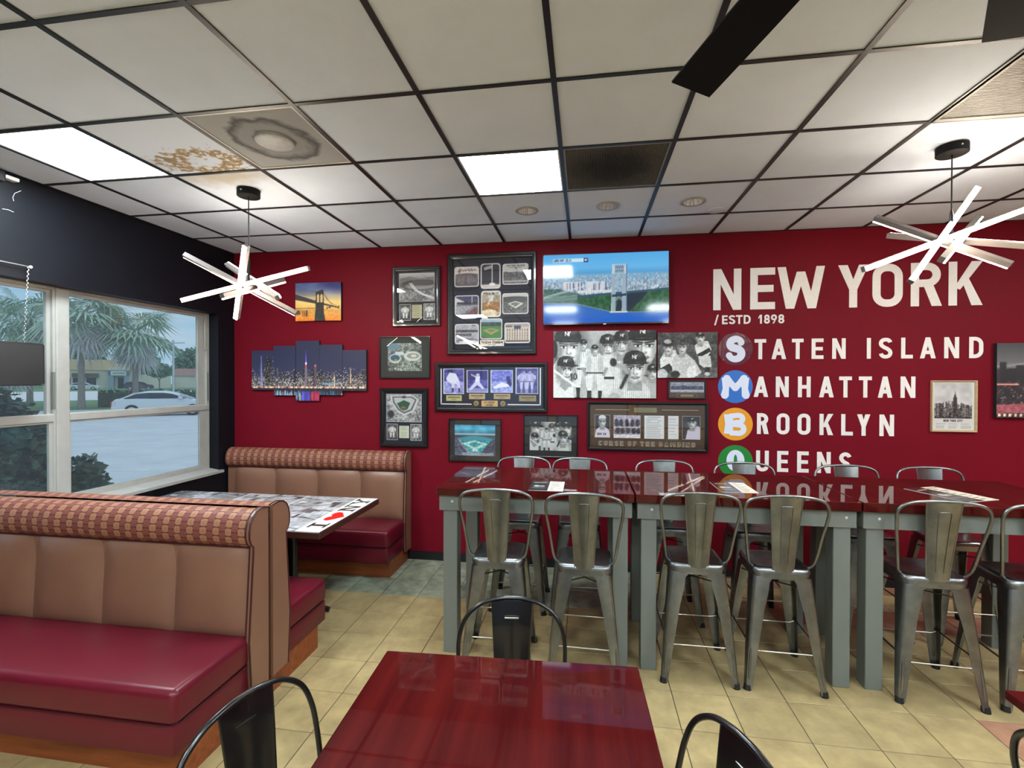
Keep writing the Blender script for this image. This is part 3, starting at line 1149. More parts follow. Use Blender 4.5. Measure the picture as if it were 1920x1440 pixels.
def ceiling():
    root = obj('ceiling', MB().box(XL, XR, YB, YW, 3.12, 3.2), M_PLENUM, kind='structure')
    zt = ZC + .005
    h = T / 2 - .004
    full = MB().box(-h, h, -h, h, 0, .016).mesh('ceiling_tile')
    full.materials.append(M_TILE)
    hole = {(0, 2), (3, 3), (6, 2)} | set(LEDS)
    i0, i1 = math.floor(XL / T), math.floor(XR / T)
    j0, j1 = math.floor(YB / T), math.floor(YW / T)
    special = {(-1, 2): special_tile_mat('water stained ceiling tile', 'stain'), (-1, 3): special_tile_mat('faintly stained ceiling tile', 'stain2')}
    for i in range(i0, i1 + 1):
        for j in range(j0, j1 + 1):
            if (i, j) in hole:
                continue
            x0, x1 = max(i * T, XL), min((i + 1) * T, XR)
            y0, y1 = max(j * T, YB), min((j + 1) * T, YW)
            whole = x1 - x0 > T - .001 and y1 - y0 > T - .001
            if (i, j) in CANS:
                hx_, (ax, ay) = T / 2 - .004, CANS[(i, j)]
                cx_, cy_ = (x0 + x1) / 2, (y0 + y1) / 2
                ox, oy, n_ = ax - cx_, ay - cy_, 32
                ci, sq = [], []
                for q in range(n_):
                    a_ = 2 * math.pi * q / n_ + math.pi / n_ * 0
                    c_, s_ = math.cos(a_), math.sin(a_)
                    k_ = hx_ / max(abs(c_), abs(s_))
                    ci.append((ox + .070 * c_, oy + .070 * s_))
                    sq.append((k_ * c_, k_ * s_))
                vs_ = [(a_, b_, 0) for a_, b_ in ci] + [(a_, b_, 0) for a_, b_ in sq] + [(a_, b_, .016) for a_, b_ in ci] + [(a_, b_, .016) for a_, b_ in sq]
                fs_ = []
                for q in range(n_):
                    r_ = (q + 1) % n_
                    fs_ += [(q, r_, n_ + r_, n_ + q), (2 * n_ + q, 3 * n_ + q, 3 * n_ + r_, 2 * n_ + r_), (q, 2 * n_ + q, 2 * n_ + r_, r_), (n_ + q, n_ + r_, 3 * n_ + r_, 3 * n_ + q)]
                obj('ceiling_tile', MB().add(vs_, fs_), M_TILE, root, loc=(cx_, cy_, zt))
            elif whole and (i, j) not in special:
                obj('ceiling_tile', full, None, root, loc=((x0 + x1) / 2, (y0 + y1) / 2, zt))
            else:
                hx, hy = (x1 - x0) / 2 - .003, (y1 - y0) / 2 - .003
                obj('ceiling_tile', MB().box(-hx, hx, -hy, hy, 0, .016), special.get((i, j), M_TILE), root, loc=((x0 + x1) / 2, (y0 + y1) / 2, zt),
                    label='ceiling tile with a brown ring-shaped water stain' if (i, j) == (-1, 2) else None)
    g = .012
    for i in range(i0 + 1, i1 + 1):
        obj('grid_runner', MB().box(i * T - g, i * T + g, YB, YW, ZC - .002, ZC + .004).box(i * T - .002, i * T + .002, YB, YW, ZC + .004, ZC + .035), M_GRID, root)
    for j in range(j0 + 1, j1 + 1):
        obj('cross_tee', MB().box(XL, XR, j * T - g * .9, j * T + g * .9, ZC - .001, ZC + .004).box(XL, XR, j * T - .002, j * T + .002, ZC + .004, ZC + .03), M_GRID, root)
    obj('wall_angle', MB().box(XL, XL + .012, YB, YW, ZC, ZC + .004).box(XL, XR, YW - .012, YW, ZC, ZC + .004), M_GRID, root)


CANS = {(2, 4): (1.525, 2.778), (3, 4): (2.13, 2.768), (4, 4): (2.735, 2.771)}
LEDS = [(2, 3), (-2, 2), (2, -2), (-1, -3), (5, -2), (7, 0), (9, -3), (10, 2), (2, -6), (6, -6)]  # first two are in view; the rest are unseen and light the room
ceiling()


def fixtures():
    # light panels
    names = {(2, 3): 'square white light panel in the ceiling beside the dark return grille', (-2, 2): 'square white light panel in the ceiling above the window wall'}
    for (i, j) in LEDS:
        cx, cy = (i + .5) * T, (j + .5) * T
        t = thing('ceiling_light', names.get((i, j)) or 'square white light panel in the ceiling ' + {(2, -2): 'just behind the viewpoint', (-1, -3): 'behind the viewpoint near the window wall', (5, -2): 'behind the viewpoint to the right', (7, 0): 'beyond the fan to the right of the view', (9, -3): 'far behind to the right', (10, 2): 'past the right edge of the view', (2, -6): 'at the rear wall, window side', (6, -6): 'at the rear wall, right side'}[(i, j)], 'light', (cx, cy, ZC), group='square ceiling light panels')
        h = T / 2 - .013
        m = MB()
        for a in (-1, 1):
            m.box(cx + a * h - .009, cx + a * h + .009, cy - h - .009, cy + h + .009, ZC + .001, ZC + .02)
            m.box(cx - h + .009, cx + h - .009, cy + a * h - .009, cy + a * h + .009, ZC + .001, ZC + .02)
        obj('frame', m, M_WHITE, t)
        obj('diffuser', MB().box(cx - h + .009, cx + h - .009, cy - h + .009, cy + h - .009, ZC + .006, ZC + .016), M_LED, t)
        obj('housing', MB().box(cx - h, cx + h, cy - h, cy + h, ZC + .021, ZC + .06), M_WHITE, t)
    # supply diffuser with a round plate
    cx, cy = .5 * T, 2.5 * T
    t = thing('air_diffuser', 'dusty perforated air diffuser with round centre plate in the ceiling', 'air vent', (cx, cy, ZC))
    h = T / 2 - .012
    m = MB()
    for a in (-1, 1):
        m.box(a * h - .008, a * h + .008, -h - .008, h + .008, .0, .016)
        m.box(-h + .008, h - .008, a * h - .008, a * h + .008, .0, .016)
    obj('frame', m, M_WHITE, t, local=True)
    obj('perforated_panel', MB().box(-h + .008, h - .008, -h + .008, h - .008, .006, .014), special_tile_mat('sooty perforated panel', 'soot'), t, local=True)
    obj('round_plate', MB().lathe([(.0, -.012), (.085, -.012), (.097, -.006), (.1, .006)], (0, 0, 0), 32), mat('dull white enamel', rgb(180, 184, 190), rough=.5, var=.2, scale=40), t, local=True, smooth=40)
    # dark return grille
    cx, cy = 3.5 * T, 3.5 * T
    t = thing('return_grille', 'soot-darkened return air grille beside the bright ceiling panel', 'air vent', (cx, cy, ZC))
    m = MB()
    for a in (-1, 1):
        m.box(a * h - .01, a * h + .01, -h - .01, h + .01, 0, .016)
        m.box(-h + .01, h - .01, a * h - .01, a * h + .01, 0, .016)
    obj('frame', m, mat('grimy beige enamel', rgb(140, 140, 138), rough=.5, var=.25, scale=20), t, local=True)
    dm = special_tile_mat('sooty return grille', 'return')
    m = MB()
    n = 40
    for k in range(n):
        y = -h + .012 + (2 * h - .024) * (k + .5) / n
        m.box(-h + .01, h - .01, y - .0025, y + .0025, .003, .014)
    for k in range(n):
        x = -h + .012 + (2 * h - .024) * (k + .5) / n
        m.box(x - .0025, x + .0025, -h + .01, h - .01, .004, .0135)
    o = obj('egg_crate', m, dm, t, local=True, kind='stuff')
    obj('backing', MB().box(-h + .01, h - .01, -h + .01, h - .01, .016, .02), dm, t, local=True)
    # beige perforated vent at right
    cx, cy = 6.5 * T, 2.5 * T
    t = thing('air_diffuser', 'beige perforated air vent in the ceiling near the right pendant light', 'air vent', (cx, cy, ZC))
    m = MB()
    for a in (-1, 1):
        m.box(a * h - .014, a * h + .014, -h - .01, h + .01, -.002, .016)
        m.box(-h + .014, h - .014, a * h - .014, a * h + .014, -.002, .016)
    bm_ = mat('beige enamel', rgb(168, 168, 166), rough=.5, var=.15, scale=14)
    obj('frame', m, bm_, t, local=True)
    m = MB()
    n = 46
    for k in range(n):
        y = -h + .014 + (2 * h - .028) * (k + .5) / n
        m.box(-h + .014, h - .014, y - .0036, y + .0036, .003, .011)
    obj('louvre_field', m, bm_, t, local=True, kind='stuff')
    obj('backing', MB().box(-h + .014, h - .014, -h + .014, h - .014, .013, .017), M_BROWNMAT, t, local=True)
    # recessed cans
    for k, (x, y) in enumerate(((1.525, 2.778), (2.13, 2.768), (2.735, 2.771))):
        t = thing('recessed_downlight', ['left', 'middle', 'right'][k] + ' of three unlit chrome downlights in the ceiling before the red wall', 'downlight', (x, y, ZC), group='chrome downlights')
        obj('trim_ring', MB().lathe([(.068, .004), (.068, -.002), (.08, -.005), (.088, -.001), (.088, .004)], (0, 0, 0), 32, cap=False), M_WHITE if k < 0 else mat('satin ring', rgb(170, 166, 160), rough=.35), t, local=True, smooth=50)
        m = MB()
        nn = 40
        prof = [(.068, 0), (.062, .03), (.05, .06), (.03, .075), (.0, .078)]
        vs, fs = [], []
        for r, z in prof:
            for q in range(nn):
                rr = r * (1 + (.03 if q % 2 else -.03))
                vs.append((rr * math.cos(2 * math.pi * q / nn), rr * math.sin(2 * math.pi * q / nn), z))
        for a in range(len(prof) - 1):
            for q in range(nn):
                fs.append((a * nn + q, a * nn + (q + 1) % nn, (a + 1) * nn + (q + 1) % nn, (a + 1) * nn + q))
        m.add(vs, fs)
        obj('reflector', m, M_CHROME, t, local=True)
        obj('lamp', MB().lathe([(0, .05), (.016, .052), (.02, .06), (.016, .074)], (0, 0, 0), 16), M_WHITE, t, local=True, smooth=60)
    obj('ceiling_cover_plate', MB().lathe([(.0, -.006), (.05, -.006), (.062, -.002), (.064, .006)], (2.945, 2.975, ZC), 28), mat('off white cap', rgb(204, 214, 230), rough=.6), smooth=40,
        label='small round white cap on the ceiling tile beside the right downlight', cat='cover plate')


fixtures()


# ------------------------------------------------------------------ floor
def floor():
    root = obj('floor', MB().box(XL - .1, XR + .1, YB - .1, YW + .1, -.15, -.003), M_GROUT, kind='structure')
    x_org, y_org = .3447, 2.8086
    g = .0022
    h = FT / 2 - g
    mats = {}
    for k, m in (('b', M_FLOOR), ('s', M_SLATE), ('p', M_PINK)):
        me = MB().rbox(-h, h, -h, h, -.008, 0, .0015, 1).mesh('floor_tile')
        me.materials.append(m)
        mats[k] = (me, m)
    rest = MB()
    i0, i1 = math.floor((XL - x_org) / FT), math.floor((XR - x_org) / FT)
    j0, j1 = math.floor((YB - y_org) / FT), math.floor((YW - y_org) / FT)
    for i in range(i0, i1 + 1):
        for j in range(j0, j1 + 1):
            x0, x1 = max(x_org + i * FT, XL), min(x_org + (i + 1) * FT, XR)
            y0, y1 = max(y_org + j * FT, YB), min(y_org + (j + 1) * FT, YW)
            if x1 - x0 < .02 or y1 - y0 < .02:
                continue
            k = 'b'
            if j >= 0 and i < 7:
                k = 's'
            if j >= 0 and i >= 10:
                k = 'p' if j != 1 else 'b'
            if 12 <= i <= 13 and -5 <= j <= -4:
                k = 'p'
            near = -2 <= i <= 17 and -9 <= j
            if near:
                if x1 - x0 > FT - .001 and y1 - y0 > FT - .001:
                    obj('floor_tile', mats[k][0], None, root, loc=((x0 + x1) / 2, (y0 + y1) / 2, 0))
                else:
                    obj('floor_tile', MB().box(-(x1 - x0) / 2 + g, (x1 - x0) / 2 - g, -(y1 - y0) / 2 + g, (y1 - y0) / 2 - g, -.008, 0), mats[k][1], root, loc=((x0 + x1) / 2, (y0 + y1) / 2, 0))
            else:
                rest.box(x0 + g, x1 - g, y0 + g, y1 - g, -.008, 0)
    obj('far_floor_tiles', rest, M_FLOOR, root, kind='stuff')


floor()

# ------------------------------------------------------------------ outside the window
ZG = -.3
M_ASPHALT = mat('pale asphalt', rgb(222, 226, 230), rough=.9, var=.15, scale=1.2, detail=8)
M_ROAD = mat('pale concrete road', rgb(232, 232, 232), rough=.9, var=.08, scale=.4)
M_GRASS = mat('lawn', rgb(118, 156, 104), rough=.95, var=.3, scale=1.5, detail=8)
M_LEAF = mat('palm leaf', rgb(182, 206, 180), rough=.55, var=.3, scale=2, objvar=.25)
M_DEADLEAF = mat('dry palm leaf', rgb(230, 226, 222), rough=.8, var=.3, scale=2, objvar=.2)
M_BARK = mat('palm bark', rgb(160, 152, 142), rough=.95, var=.35, scale=6, stretch=(1, 1, 3))
M_BUSH = mat('dark shrub leaf', rgb(64, 98, 70), rough=.5, var=.4, scale=8)
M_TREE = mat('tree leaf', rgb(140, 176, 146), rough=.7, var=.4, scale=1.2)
M_CARWHITE = mat('white car paint', rgb(226, 230, 234), rough=.2, coat=.6)
M_CARDARK = mat('dark purple car paint', rgb(56, 50, 74), rough=.2, coat=.6)
M_CARGLASS = mat('tinted car glass', rgb(38, 46, 58), rough=.08)
M_TYRE = mat('tyre', rgb(26, 26, 28), rough=.85)
M_TAIL = mat('red tail lamp', rgb(190, 60, 60), rough=.2)


def cloud_leaves(n, sampler, size, seed, mb=None, flat=.5):
    """scattered leaf blades"""
    r = random.Random(seed)
    mb = mb or MB()
    for _ in range(n):
        c = Vector(sampler(r))
        a = Vector((r.uniform(-1, 1), r.uniform(-1, 1), r.uniform(-1, 1) * flat)).normalized()
        b = a.orthogonal().normalized()
        q = Quaternion(a, r.uniform(0, 6.28))
        b = q @ b
        L = size * r.uniform(.6, 1.3)
        w = L * .34
        tip = c + a * L
        mid = c + a * (L * .5)
        mb.add([c, mid + b * w, tip, mid - b * w], [(0, 1, 2, 3)])
    return mb


def ellsamp(c, rx, ry, rz, shell=.55):
    def f(r):
        while True:
            p = Vector((r.uniform(-1, 1), r.uniform(-1, 1), r.uniform(-1, 1)))
            if shell < p.length < 1:
                return (c[0] + p.x * rx, c[1] + p.y * ry, c[2] + p.z * rz)
    return f


def outside():
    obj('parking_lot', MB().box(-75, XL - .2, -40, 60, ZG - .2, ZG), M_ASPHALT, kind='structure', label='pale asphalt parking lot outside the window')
    # direction towards the far side of the road and along the road
    dv = Vector((-.736, .677, 0))
    rt = Vector((.677, .736, 0))
    c0 = Vector((CAM.x, CAM.y, ZG))

    def strip(name, d0, d1, s0, s1, z0, z1, m, label):
        p = [c0 + dv * d0 + rt * s0, c0 + dv * d0 + rt * s1, c0 + dv * d1 + rt * s1, c0 + dv * d1 + rt * s0]
        vs = [(q.x, q.y, z0) for q in p] + [(q.x, q.y, z1) for q in p]
        return obj(name, MB().add(vs, [(3, 2, 1, 0), (4, 5, 6, 7), (0, 1, 5, 4), (1, 2, 6, 5), (2, 3, 7, 6), (3, 0, 4, 7)]), m, kind='structure', label=label)
    strip('lawn', 43, 61, -60, 60, ZG, ZG + .06, M_GRASS, 'green lawn strip beyond the parking lot')
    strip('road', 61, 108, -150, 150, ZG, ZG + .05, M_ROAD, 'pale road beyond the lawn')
    strip('far_ground', 108, 260, -200, 200, ZG, ZG + .05, M_GRASS, 'ground around the far buildings')
    # parking bay lines
    for k, (a, b) in enumerate((((-9.6, 8.2), (-7.6, 8.45)), ((-9.2, 11.2), (-7.0, 11.6)), ((-10.6, 5.4), (-8.0, 5.6)))):
        obj('parking_line', MB().obox((a[0], a[1], ZG + .003), (b[0], b[1], ZG + .003), .14, .006), M_WHITE, bpy.data.objects['parking_lot'])

    def frond(name, drop, L, seed, m):
        """costapalmate fan: stalk then blades"""
        r = random.Random(seed)
        mb = MB()
        base = Vector((0, 0, 0))
        el = R2(drop)
        ax = Vector((math.cos(el), 0, math.sin(el)))
        hub = base + ax * (L * .5)
        mb.tube([base, hub], [.03, .018], 5)
        side = Vector((0, 1, 0))
        up = ax.cross(side) * -1
        n = 17
        for k in range(n):
            a = R2(-115 + 230 * k / (n - 1))
            d = (ax * math.cos(a) + side * math.sin(a)).normalized()
            l = L * .62 * r.uniform(.85, 1.1)
            tip = hub + d * l + Vector((0, 0, -l * .45)) + up * r.uniform(-.05, .05)
            mid = hub + d * (l * .55) + Vector((0, 0, -l * .08))
            w = side if abs(math.cos(a)) > .5 else ax
            mb.add([hub, mid + w * .045, tip, mid - w * .045], [(0, 1, 2, 3)])
        return mb.mesh(name)
    greens = []
    for k in range(4):
        me = frond('frond', [50, 25, 0, -25][k], 1.9, k + 3, None)
        me.materials.append(M_LEAF)
        greens.append(me)
    dead = frond('dry_frond', -68, 1.5, 11, None)
    dead.materials.append(M_DEADLEAF)

    def palm(x, y, h, seed, label, sc=1.0):
        t = thing('palm_tree', label, 'palm tree', (x, y, ZG), group='palm trees outside the window')
        r = random.Random(seed)
        prof = [(.27, 0), (.2, .5), (.18, h * .4), (.17, h * .75), (.24, h), (.08, h + .3)]
        obj('trunk', MB().lathe(prof, (x, y, ZG), 12), M_BARK, t, smooth=60)
        for k in range(34):
            kind = k % 4
            o = obj('frond', greens[kind], None, t, local=True, loc=(0, 0, h + .1))
            o.rotation_euler = (r.uniform(-.2, .2), r.uniform(-.2, .15), k * 2.4 + r.uniform(-.2, .2))
            o.scale = (sc * r.uniform(.85, 1.15),) * 3
        for k in range(18):
            o = obj('dry_frond', dead, None, t, local=True, loc=(0, 0, h - .1))
            o.rotation_euler = (r.uniform(-.2, .2), r.uniform(-.3, .25), k * 1.7 + r.uniform(-.2, .2))
            o.scale = (sc * r.uniform(.8, 1.1),) * 3
    palm(-31.6, 26.65, 6.3, 1, 'tall palm tree on the lawn close to the cream window post', 1.6)
    palm(-30.4, 29.45, 5.4, 2, 'palm tree behind the white sedan, nearer the pole', 1.55)
    palm(-40.9, 30.4, 6.6, 3, 'palm tree seen through the left window above the hanging panel', 1.7)
    palm(-36.2, 25.6, 3.4, 4, 'short palm tree at the edge of the cream window post', 1.2)

    # clipped hedge
    a, b = Vector((-32.6, 28.7, 0)), Vector((-24.5, 35.9, 0))
    rr = random.Random(5)

    def hs(r):
        q = a.lerp(b, r.random())
        nrm = Vector((-(b - a).y, (b - a).x, 0)).normalized()
        q = q + nrm * r.uniform(-.7, .7)
        return (q.x, q.y, ZG + r.uniform(.05, 1.25))
    hd = obj('hedge', cloud_leaves(7000, hs, .16, 6), M_BUSH, label='long clipped green hedge behind the white sedan', cat='hedge')
    obj('hedge_core', MB().obox((a.x, a.y, ZG + .55), (b.x, b.y, ZG + .55), 1.1, 1.05), M_BUSH, hd)

    # shrub right outside the window
    def bush(cx, cy, cz, rx, ry, rz, n, label, seed):
        o = obj('shrub', cloud_leaves(n, ellsamp((cx, cy, cz), rx, ry, rz, .6), .085, seed), M_BUSH, label=label, cat='shrub')
        obj('stem', MB().tube([(cx, cy, ZG), (cx, cy, cz)], .04, 6).tube([(cx, cy, ZG + .4), (cx + .3 * rx, cy + .4 * ry, cz + .3)], .025, 6).tube([(cx, cy, ZG + .5), (cx - .4 * rx, cy - .4 * ry, cz + .3)], .025, 6), M_BARK, o)
    bush(-3.2, 2.27, .74, .68, .80, 1.02, 19000, 'dark leafy shrub filling the lower left window', 21)
    bush(-2.85, 3.12, .20, .22, .20, .80, 4500, 'drooping shrub branch at the lower corner of the right window', 22)

    # far building
    D = 140
    o0 = c0 + dv * D

    def B(px, py, depth=0.0):
        """facade coordinates: metres right of the entrance, metres up"""
        p = o0 + rt * px + dv * depth
        return (p.x, p.y, ZG + py)

    def slab(mb, x0, x1, z0, z1, d0, d1):
        vs = [B(x, z, d) for d in (d0, d1) for x, z in ((x0, z0), (x1, z0), (x1, z1), (x0, z1))]
        return mb.add(vs, [(0, 1, 2, 3), (7, 6, 5, 4), (0, 4, 5, 1), (1, 5, 6, 2), (2, 6, 7, 3), (3, 7, 4, 0)])
    t = thing('shop_building', 'tan shop building with white sign and arched entrance across the road', 'building', tuple(o0))
    mtan = mat('tan stucco', rgb(232, 200, 160), rough=.9, var=.1, scale=.5)
    mcre = mat('cream stucco', rgb(234, 226, 212), rough=.9, var=.1, scale=.5)
    mblu = mat('blue grey stucco', rgb(150, 168, 182), rough=.8)
    mwin = mat('dark shop window', rgb(52, 60, 70), rough=.15)
    mbrn = mat('brown awning', rgb(110, 92, 80), rough=.8)
    obj('wall', slab(MB(), -14, 2.2, 0, 4.3, 0, 12), mcre, t)
    obj('parapet', slab(MB(), -12, -2.6, 4.1, 6.4, -.3, 12), mtan, t)
    obj('parapet', slab(MB(), -2.6, 2.2, 4.1, 5.7, -.2, 12), mtan, t)
    obj('wall', slab(MB(), 2.2, 8.0, 0, 3.2, 2, 12), mcre, t)
    obj('awning', slab(MB(), -9.5, -5.2, 2.6, 3.4, -1.2, 0), mbrn, t)
    for x0, x1 in ((-11.5, -9.8), (-9.4, -7.6), (-7.2, -5.6)):
        obj('window', slab(MB(), x0, x1, .8, 2.4, -.05, .05), mwin, t)
    obj('portico', slab(slab(slab(MB(), -3.5, -2.6, 0, 3.9, -1.6, 0), -.8, .1, 0, 3.9, -1.6, 0), -3.5, .1, 2.9, 4.2, -1.6, 0), mblu, t)
    mb = MB()
    ap = [(x, 4.2 + .75 * math.sin(math.pi * (x + 3.7) / 4.0)) for x in [-3.7 + 4.0 * k / 12 for k in range(13)]]
    vs, fs = [], []
    for x, z in ap:
        vs += [B(x, 4.15, -1.7), B(x, z, -1.7), B(x, 4.15, 0), B(x, z, 0)]
    for k in range(12):
        q = k * 4
        fs += [(q, q + 4, q + 5, q + 1), (q + 1, q + 5, q + 7, q + 3), (q + 2, q + 3, q + 7, q + 6)]
    obj('arch', mb.add(vs, fs), mcre, t)
    sg = obj('sign', slab(MB(), -3.1, -.4, 2.95, 3.9, -1.72, -1.6), M_WHITE, t, label='white shop sign')
    mb = MB()
    for k in range(13):
        x = -2.7 + k * .165
        slab(mb, x, x + .09, 3.3, 3.55 + .06 * (k % 2), -1.74, -1.72)
    obj('sign_lettering', mb, mwin, sg)
    obj('door', slab(slab(MB(), -2.4, -1.9, 0, 2.8, -.1, .1), -1.9, -.9, 2.5, 2.8, -.1, .1), M_WHITE, t)
    obj('door_glass', slab(MB(), -1.9, -.9, 0, 2.5, -.05, .05), mwin, t)
    t = thing('low_building', 'low building with a reddish roof at the far right of the window', 'building', B(12, 0))
    obj('wall', slab(MB(), 8.9, 18, 0, 3.0, 4, 14), mcre, t)
    vs = [B(8.5, 3.0, 3.6), B(18.4, 3.0, 3.6), B(18.4, 4.9, 9), B(8.5, 4.9, 9), B(8.5, 3.0, 14.4), B(18.4, 3.0, 14.4)]
    obj('roof', MB().add(vs, [(0, 1, 2, 3), (3, 2, 5, 4), (0, 3, 4), (1, 5, 2), (0, 4, 5, 1)]), mat('reddish roof', rgb(168, 128, 116), rough=.9, var=.1, scale=.6), t)
    # trees behind and the clipped round tree
    for k, (s, d, w, h, lab) in enumerate(((-22, 172, 6.5, 10.5, 'left of the far tree line, behind the tan shop building'), (-9.5, 170, 6.2, 12, 'behind the shop entrance in the far tree line'), (2.5, 172, 6.2, 10.5, 'in the far tree line above the round tree'), (15, 174, 6.2, 11, 'behind the low reddish roof in the far tree line'), (27, 174, 6.2, 11, 'at the right end of the far tree line'))):
        p = c0 + dv * d + rt * s
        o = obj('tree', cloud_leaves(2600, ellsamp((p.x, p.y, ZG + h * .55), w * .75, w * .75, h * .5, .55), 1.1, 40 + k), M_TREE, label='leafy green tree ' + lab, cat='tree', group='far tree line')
        obj('trunk', MB().tube([(p.x, p.y, ZG), (p.x, p.y, ZG + h * .6)], .35, 8), M_BARK, o)
    p = c0 + dv * 128 + rt * 5.2
    o = obj('round_tree', cloud_leaves(2600, ellsamp((p.x, p.y, ZG + 4.0), 2.4, 2.4, 1.45, .55), .5, 60), M_TREE, label='clipped umbrella-shaped tree before the low building', cat='tree')
    obj('trunk', MB().tube([(p.x, p.y, ZG), (p.x, p.y, ZG + 2), (p.x + .4, p.y + .4, ZG + 3.6)], .12, 8).tube([(p.x, p.y, ZG + 1.6), (p.x - .5, p.y - .5, ZG + 3.4)], .09, 8), M_BARK, o)
    # pole
    obj('street_pole', MB().tube([(-27.7, 29.9, ZG), (-27.7, 29.9, ZG + 4.9)], .07, 8).tube([(-27.7, 29.9, ZG + 4.7), (-27.2, 30.4, ZG + 4.75)], .04, 6), mat('pale metal pole', rgb(196, 202, 204), rough=.5), label='slim pale pole standing behind the white sedan', cat='pole')

    # cars: side outline lofted across the width
    def car(loc, ang, label, paint, suv=False, sc=1.0):
        t = thing('car', label, 'car', loc, ang)
        hgt = 1.68 if suv else 1.4
        L = 4.6
        low = [(-2.28, .42), (-2.25, .78), (-2.1, .92), (-1.2, .96), (.9, .92), (1.9, .8), (2.22, .66), (2.28, .42), (2.1, .24), (-2.1, .24)]
        if suv:
            low = [(-2.25, .45), (-2.28, .95), (-2.2, 1.1), (-1.2, 1.1), (.9, 1.05), (1.95, .95), (2.22, .75), (2.28, .45), (2.1, .28), (-2.1, .28)]
        zb = 1.08 if suv else .92
        cab = [(-2.0, zb), (-1.35, hgt - .1), (-.7, hgt), (.1, hgt - .01), (.5, hgt - .1), (1.35, zb)]
        if suv:
            cab = [(-2.22, zb), (-1.95, hgt - .12), (-1.2, hgt), (.1, hgt - .01), (.5, hgt - .1), (1.3, zb)]
        rings = []
        for y, k in ((-.9, .0), (-.86, .05), (-.6, .09), (.6, .09), (.86, .05), (.9, .0)):
            rings.append([Vector((x * (.985 if abs(y) > .88 else 1), y, z + (k if z > .6 else 0) * .5)) for x, z in low])
        obj('body', MB().loft(rings), paint, t, local=True, smooth=35)
        rings = []
        for y, w, k in ((-.8, 1.0, 0), (-.62, 1.0, 1), (.62, 1.0, 1), (.8, 1.0, 0)):
            rings.append([Vector((x * (1 if z > zb else 1), y if z > zb + .05 else (y / .8 * .84 if k == 0 else y), z if k or z <= zb + .05 else zb + (z - zb) * .82)) for x, z in cab])
        obj('cabin', MB().loft(rings), paint, t, local=True, smooth=35)
        inner = []
        for (x, z) in cab:
            inner.append((x * .88 + (-.04), zb + .05 + (z - zb) * .68))
        for s in (-1, 1):
            obj('side_window', MB().prism(inner, lambda a, b_, d: (a, s * d - s * (b_ - zb) * .02, b_), .80, .835), M_CARGLASS, t, local=True)
            obj('mirror', MB().rbox(.75, .95, s * .9, s * 1.08, zb + .03, zb + .2, .04, 2), paint, t, local=True)
            obj('tail_lamp', MB().rbox(-2.3, -2.1, s * .55, s * .88, zb - .28, zb - .12, .03, 2), M_TAIL, t, local=True)
            obj('head_lamp', MB().rbox(2.0, 2.26, s * .5, s * .86, .6, .72, .03, 2), M_CHROME, t, local=True)
            for wx in (-1.38, 1.4):
                w = MB()
                w.tube([(wx, s * .7, .32), (wx, s * .92, .32)], .33, 20)
                o = obj('wheel', w, M_TYRE, t, local=True)
                obj('rim', MB().tube([(wx, s * .915, .32), (wx, s * .935, .32)], .21, 16), M_ALU, o, local=True)
        obj('windscreen', MB().add([(.55, -.62, hgt - .13), (.55, .62, hgt - .13), (1.33, .7, zb + .03), (1.33, -.7, zb + .03)], [(0, 1, 2, 3)]), M_CARGLASS, t, local=True)
        obj('rear_screen', MB().add([(cab[1][0] - .04, -.6, cab[1][1] - .06), (cab[1][0] - .04, .6, cab[1][1] - .06), (cab[0][0] - .03, .66, zb + .06), (cab[0][0] - .03, -.66, zb + .06)], [(0, 3, 2, 1)]), M_CARGLASS, t, local=True)
        t.scale = (sc,) * 3
        return t
    car((-21.9, 23.35, ZG), R2(36), 'white sedan parked in the lot outside the right window', M_CARWHITE)
    for s, d, ang, lab, m, su in ((-6.6, 122, 40, 'white car parked before the tan shop building', M_CARWHITE, False), (1.6, 116, 45, 'dark purple car parked beside the shop entrance', M_CARDARK, True), (13.4, 124, 42, 'white car parked before the low reddish building', M_CARWHITE, True)):
        p = c0 + dv * d + rt * s
        car((p.x, p.y, ZG + .05), R2(ang), lab, m, su)


outside()

# ------------------------------------------------------------------ booths
def fabric_roll(x0, x1, P, prof):
    vs, fs, uvs = [], [], []
    arcl = [0]
    for a, b in zip(prof[:-1], prof[1:]):
        arcl.append(arcl[-1] + math.hypot(b[0] - a[0], b[1] - a[1]))
    n = 24
    for i in range(n + 1):
        x = x0 + (x1 - x0) * i / n
        sag = .004 * math.sin(i * 1.7) if 0 < i < n else 0
        for k, (u, z) in enumerate(prof):
            vs.append(P(u + sag * (1 if 0 < k < len(prof) - 1 else 0), z, x))
            uvs.append((x, arcl[k]))
    m = len(prof)
    for i in range(n):
        for k in range(m - 1):
            fs.append((i * m + k, (i + 1) * m + k, (i + 1) * m + k + 1, i * m + k + 1))
    me = bpy.data.meshes.new('head_roll')
    me.from_pydata(vs, [], fs)
    ul = me.uv_layers.new(name='uv')
    for p in me.polygons:
        for li in p.loop_indices:
            ul.data[li].uv = uvs[me.loops[li].vertex_index]
    bm = bmesh.new()
    bm.from_mesh(me)
    bmesh.ops.recalc_face_normals(bm, faces=list(bm.faces))
    bm.to_mesh(me)
    bm.free()
    me.polygons.foreach_set('use_smooth', [True] * len(me.polygons))
    return me


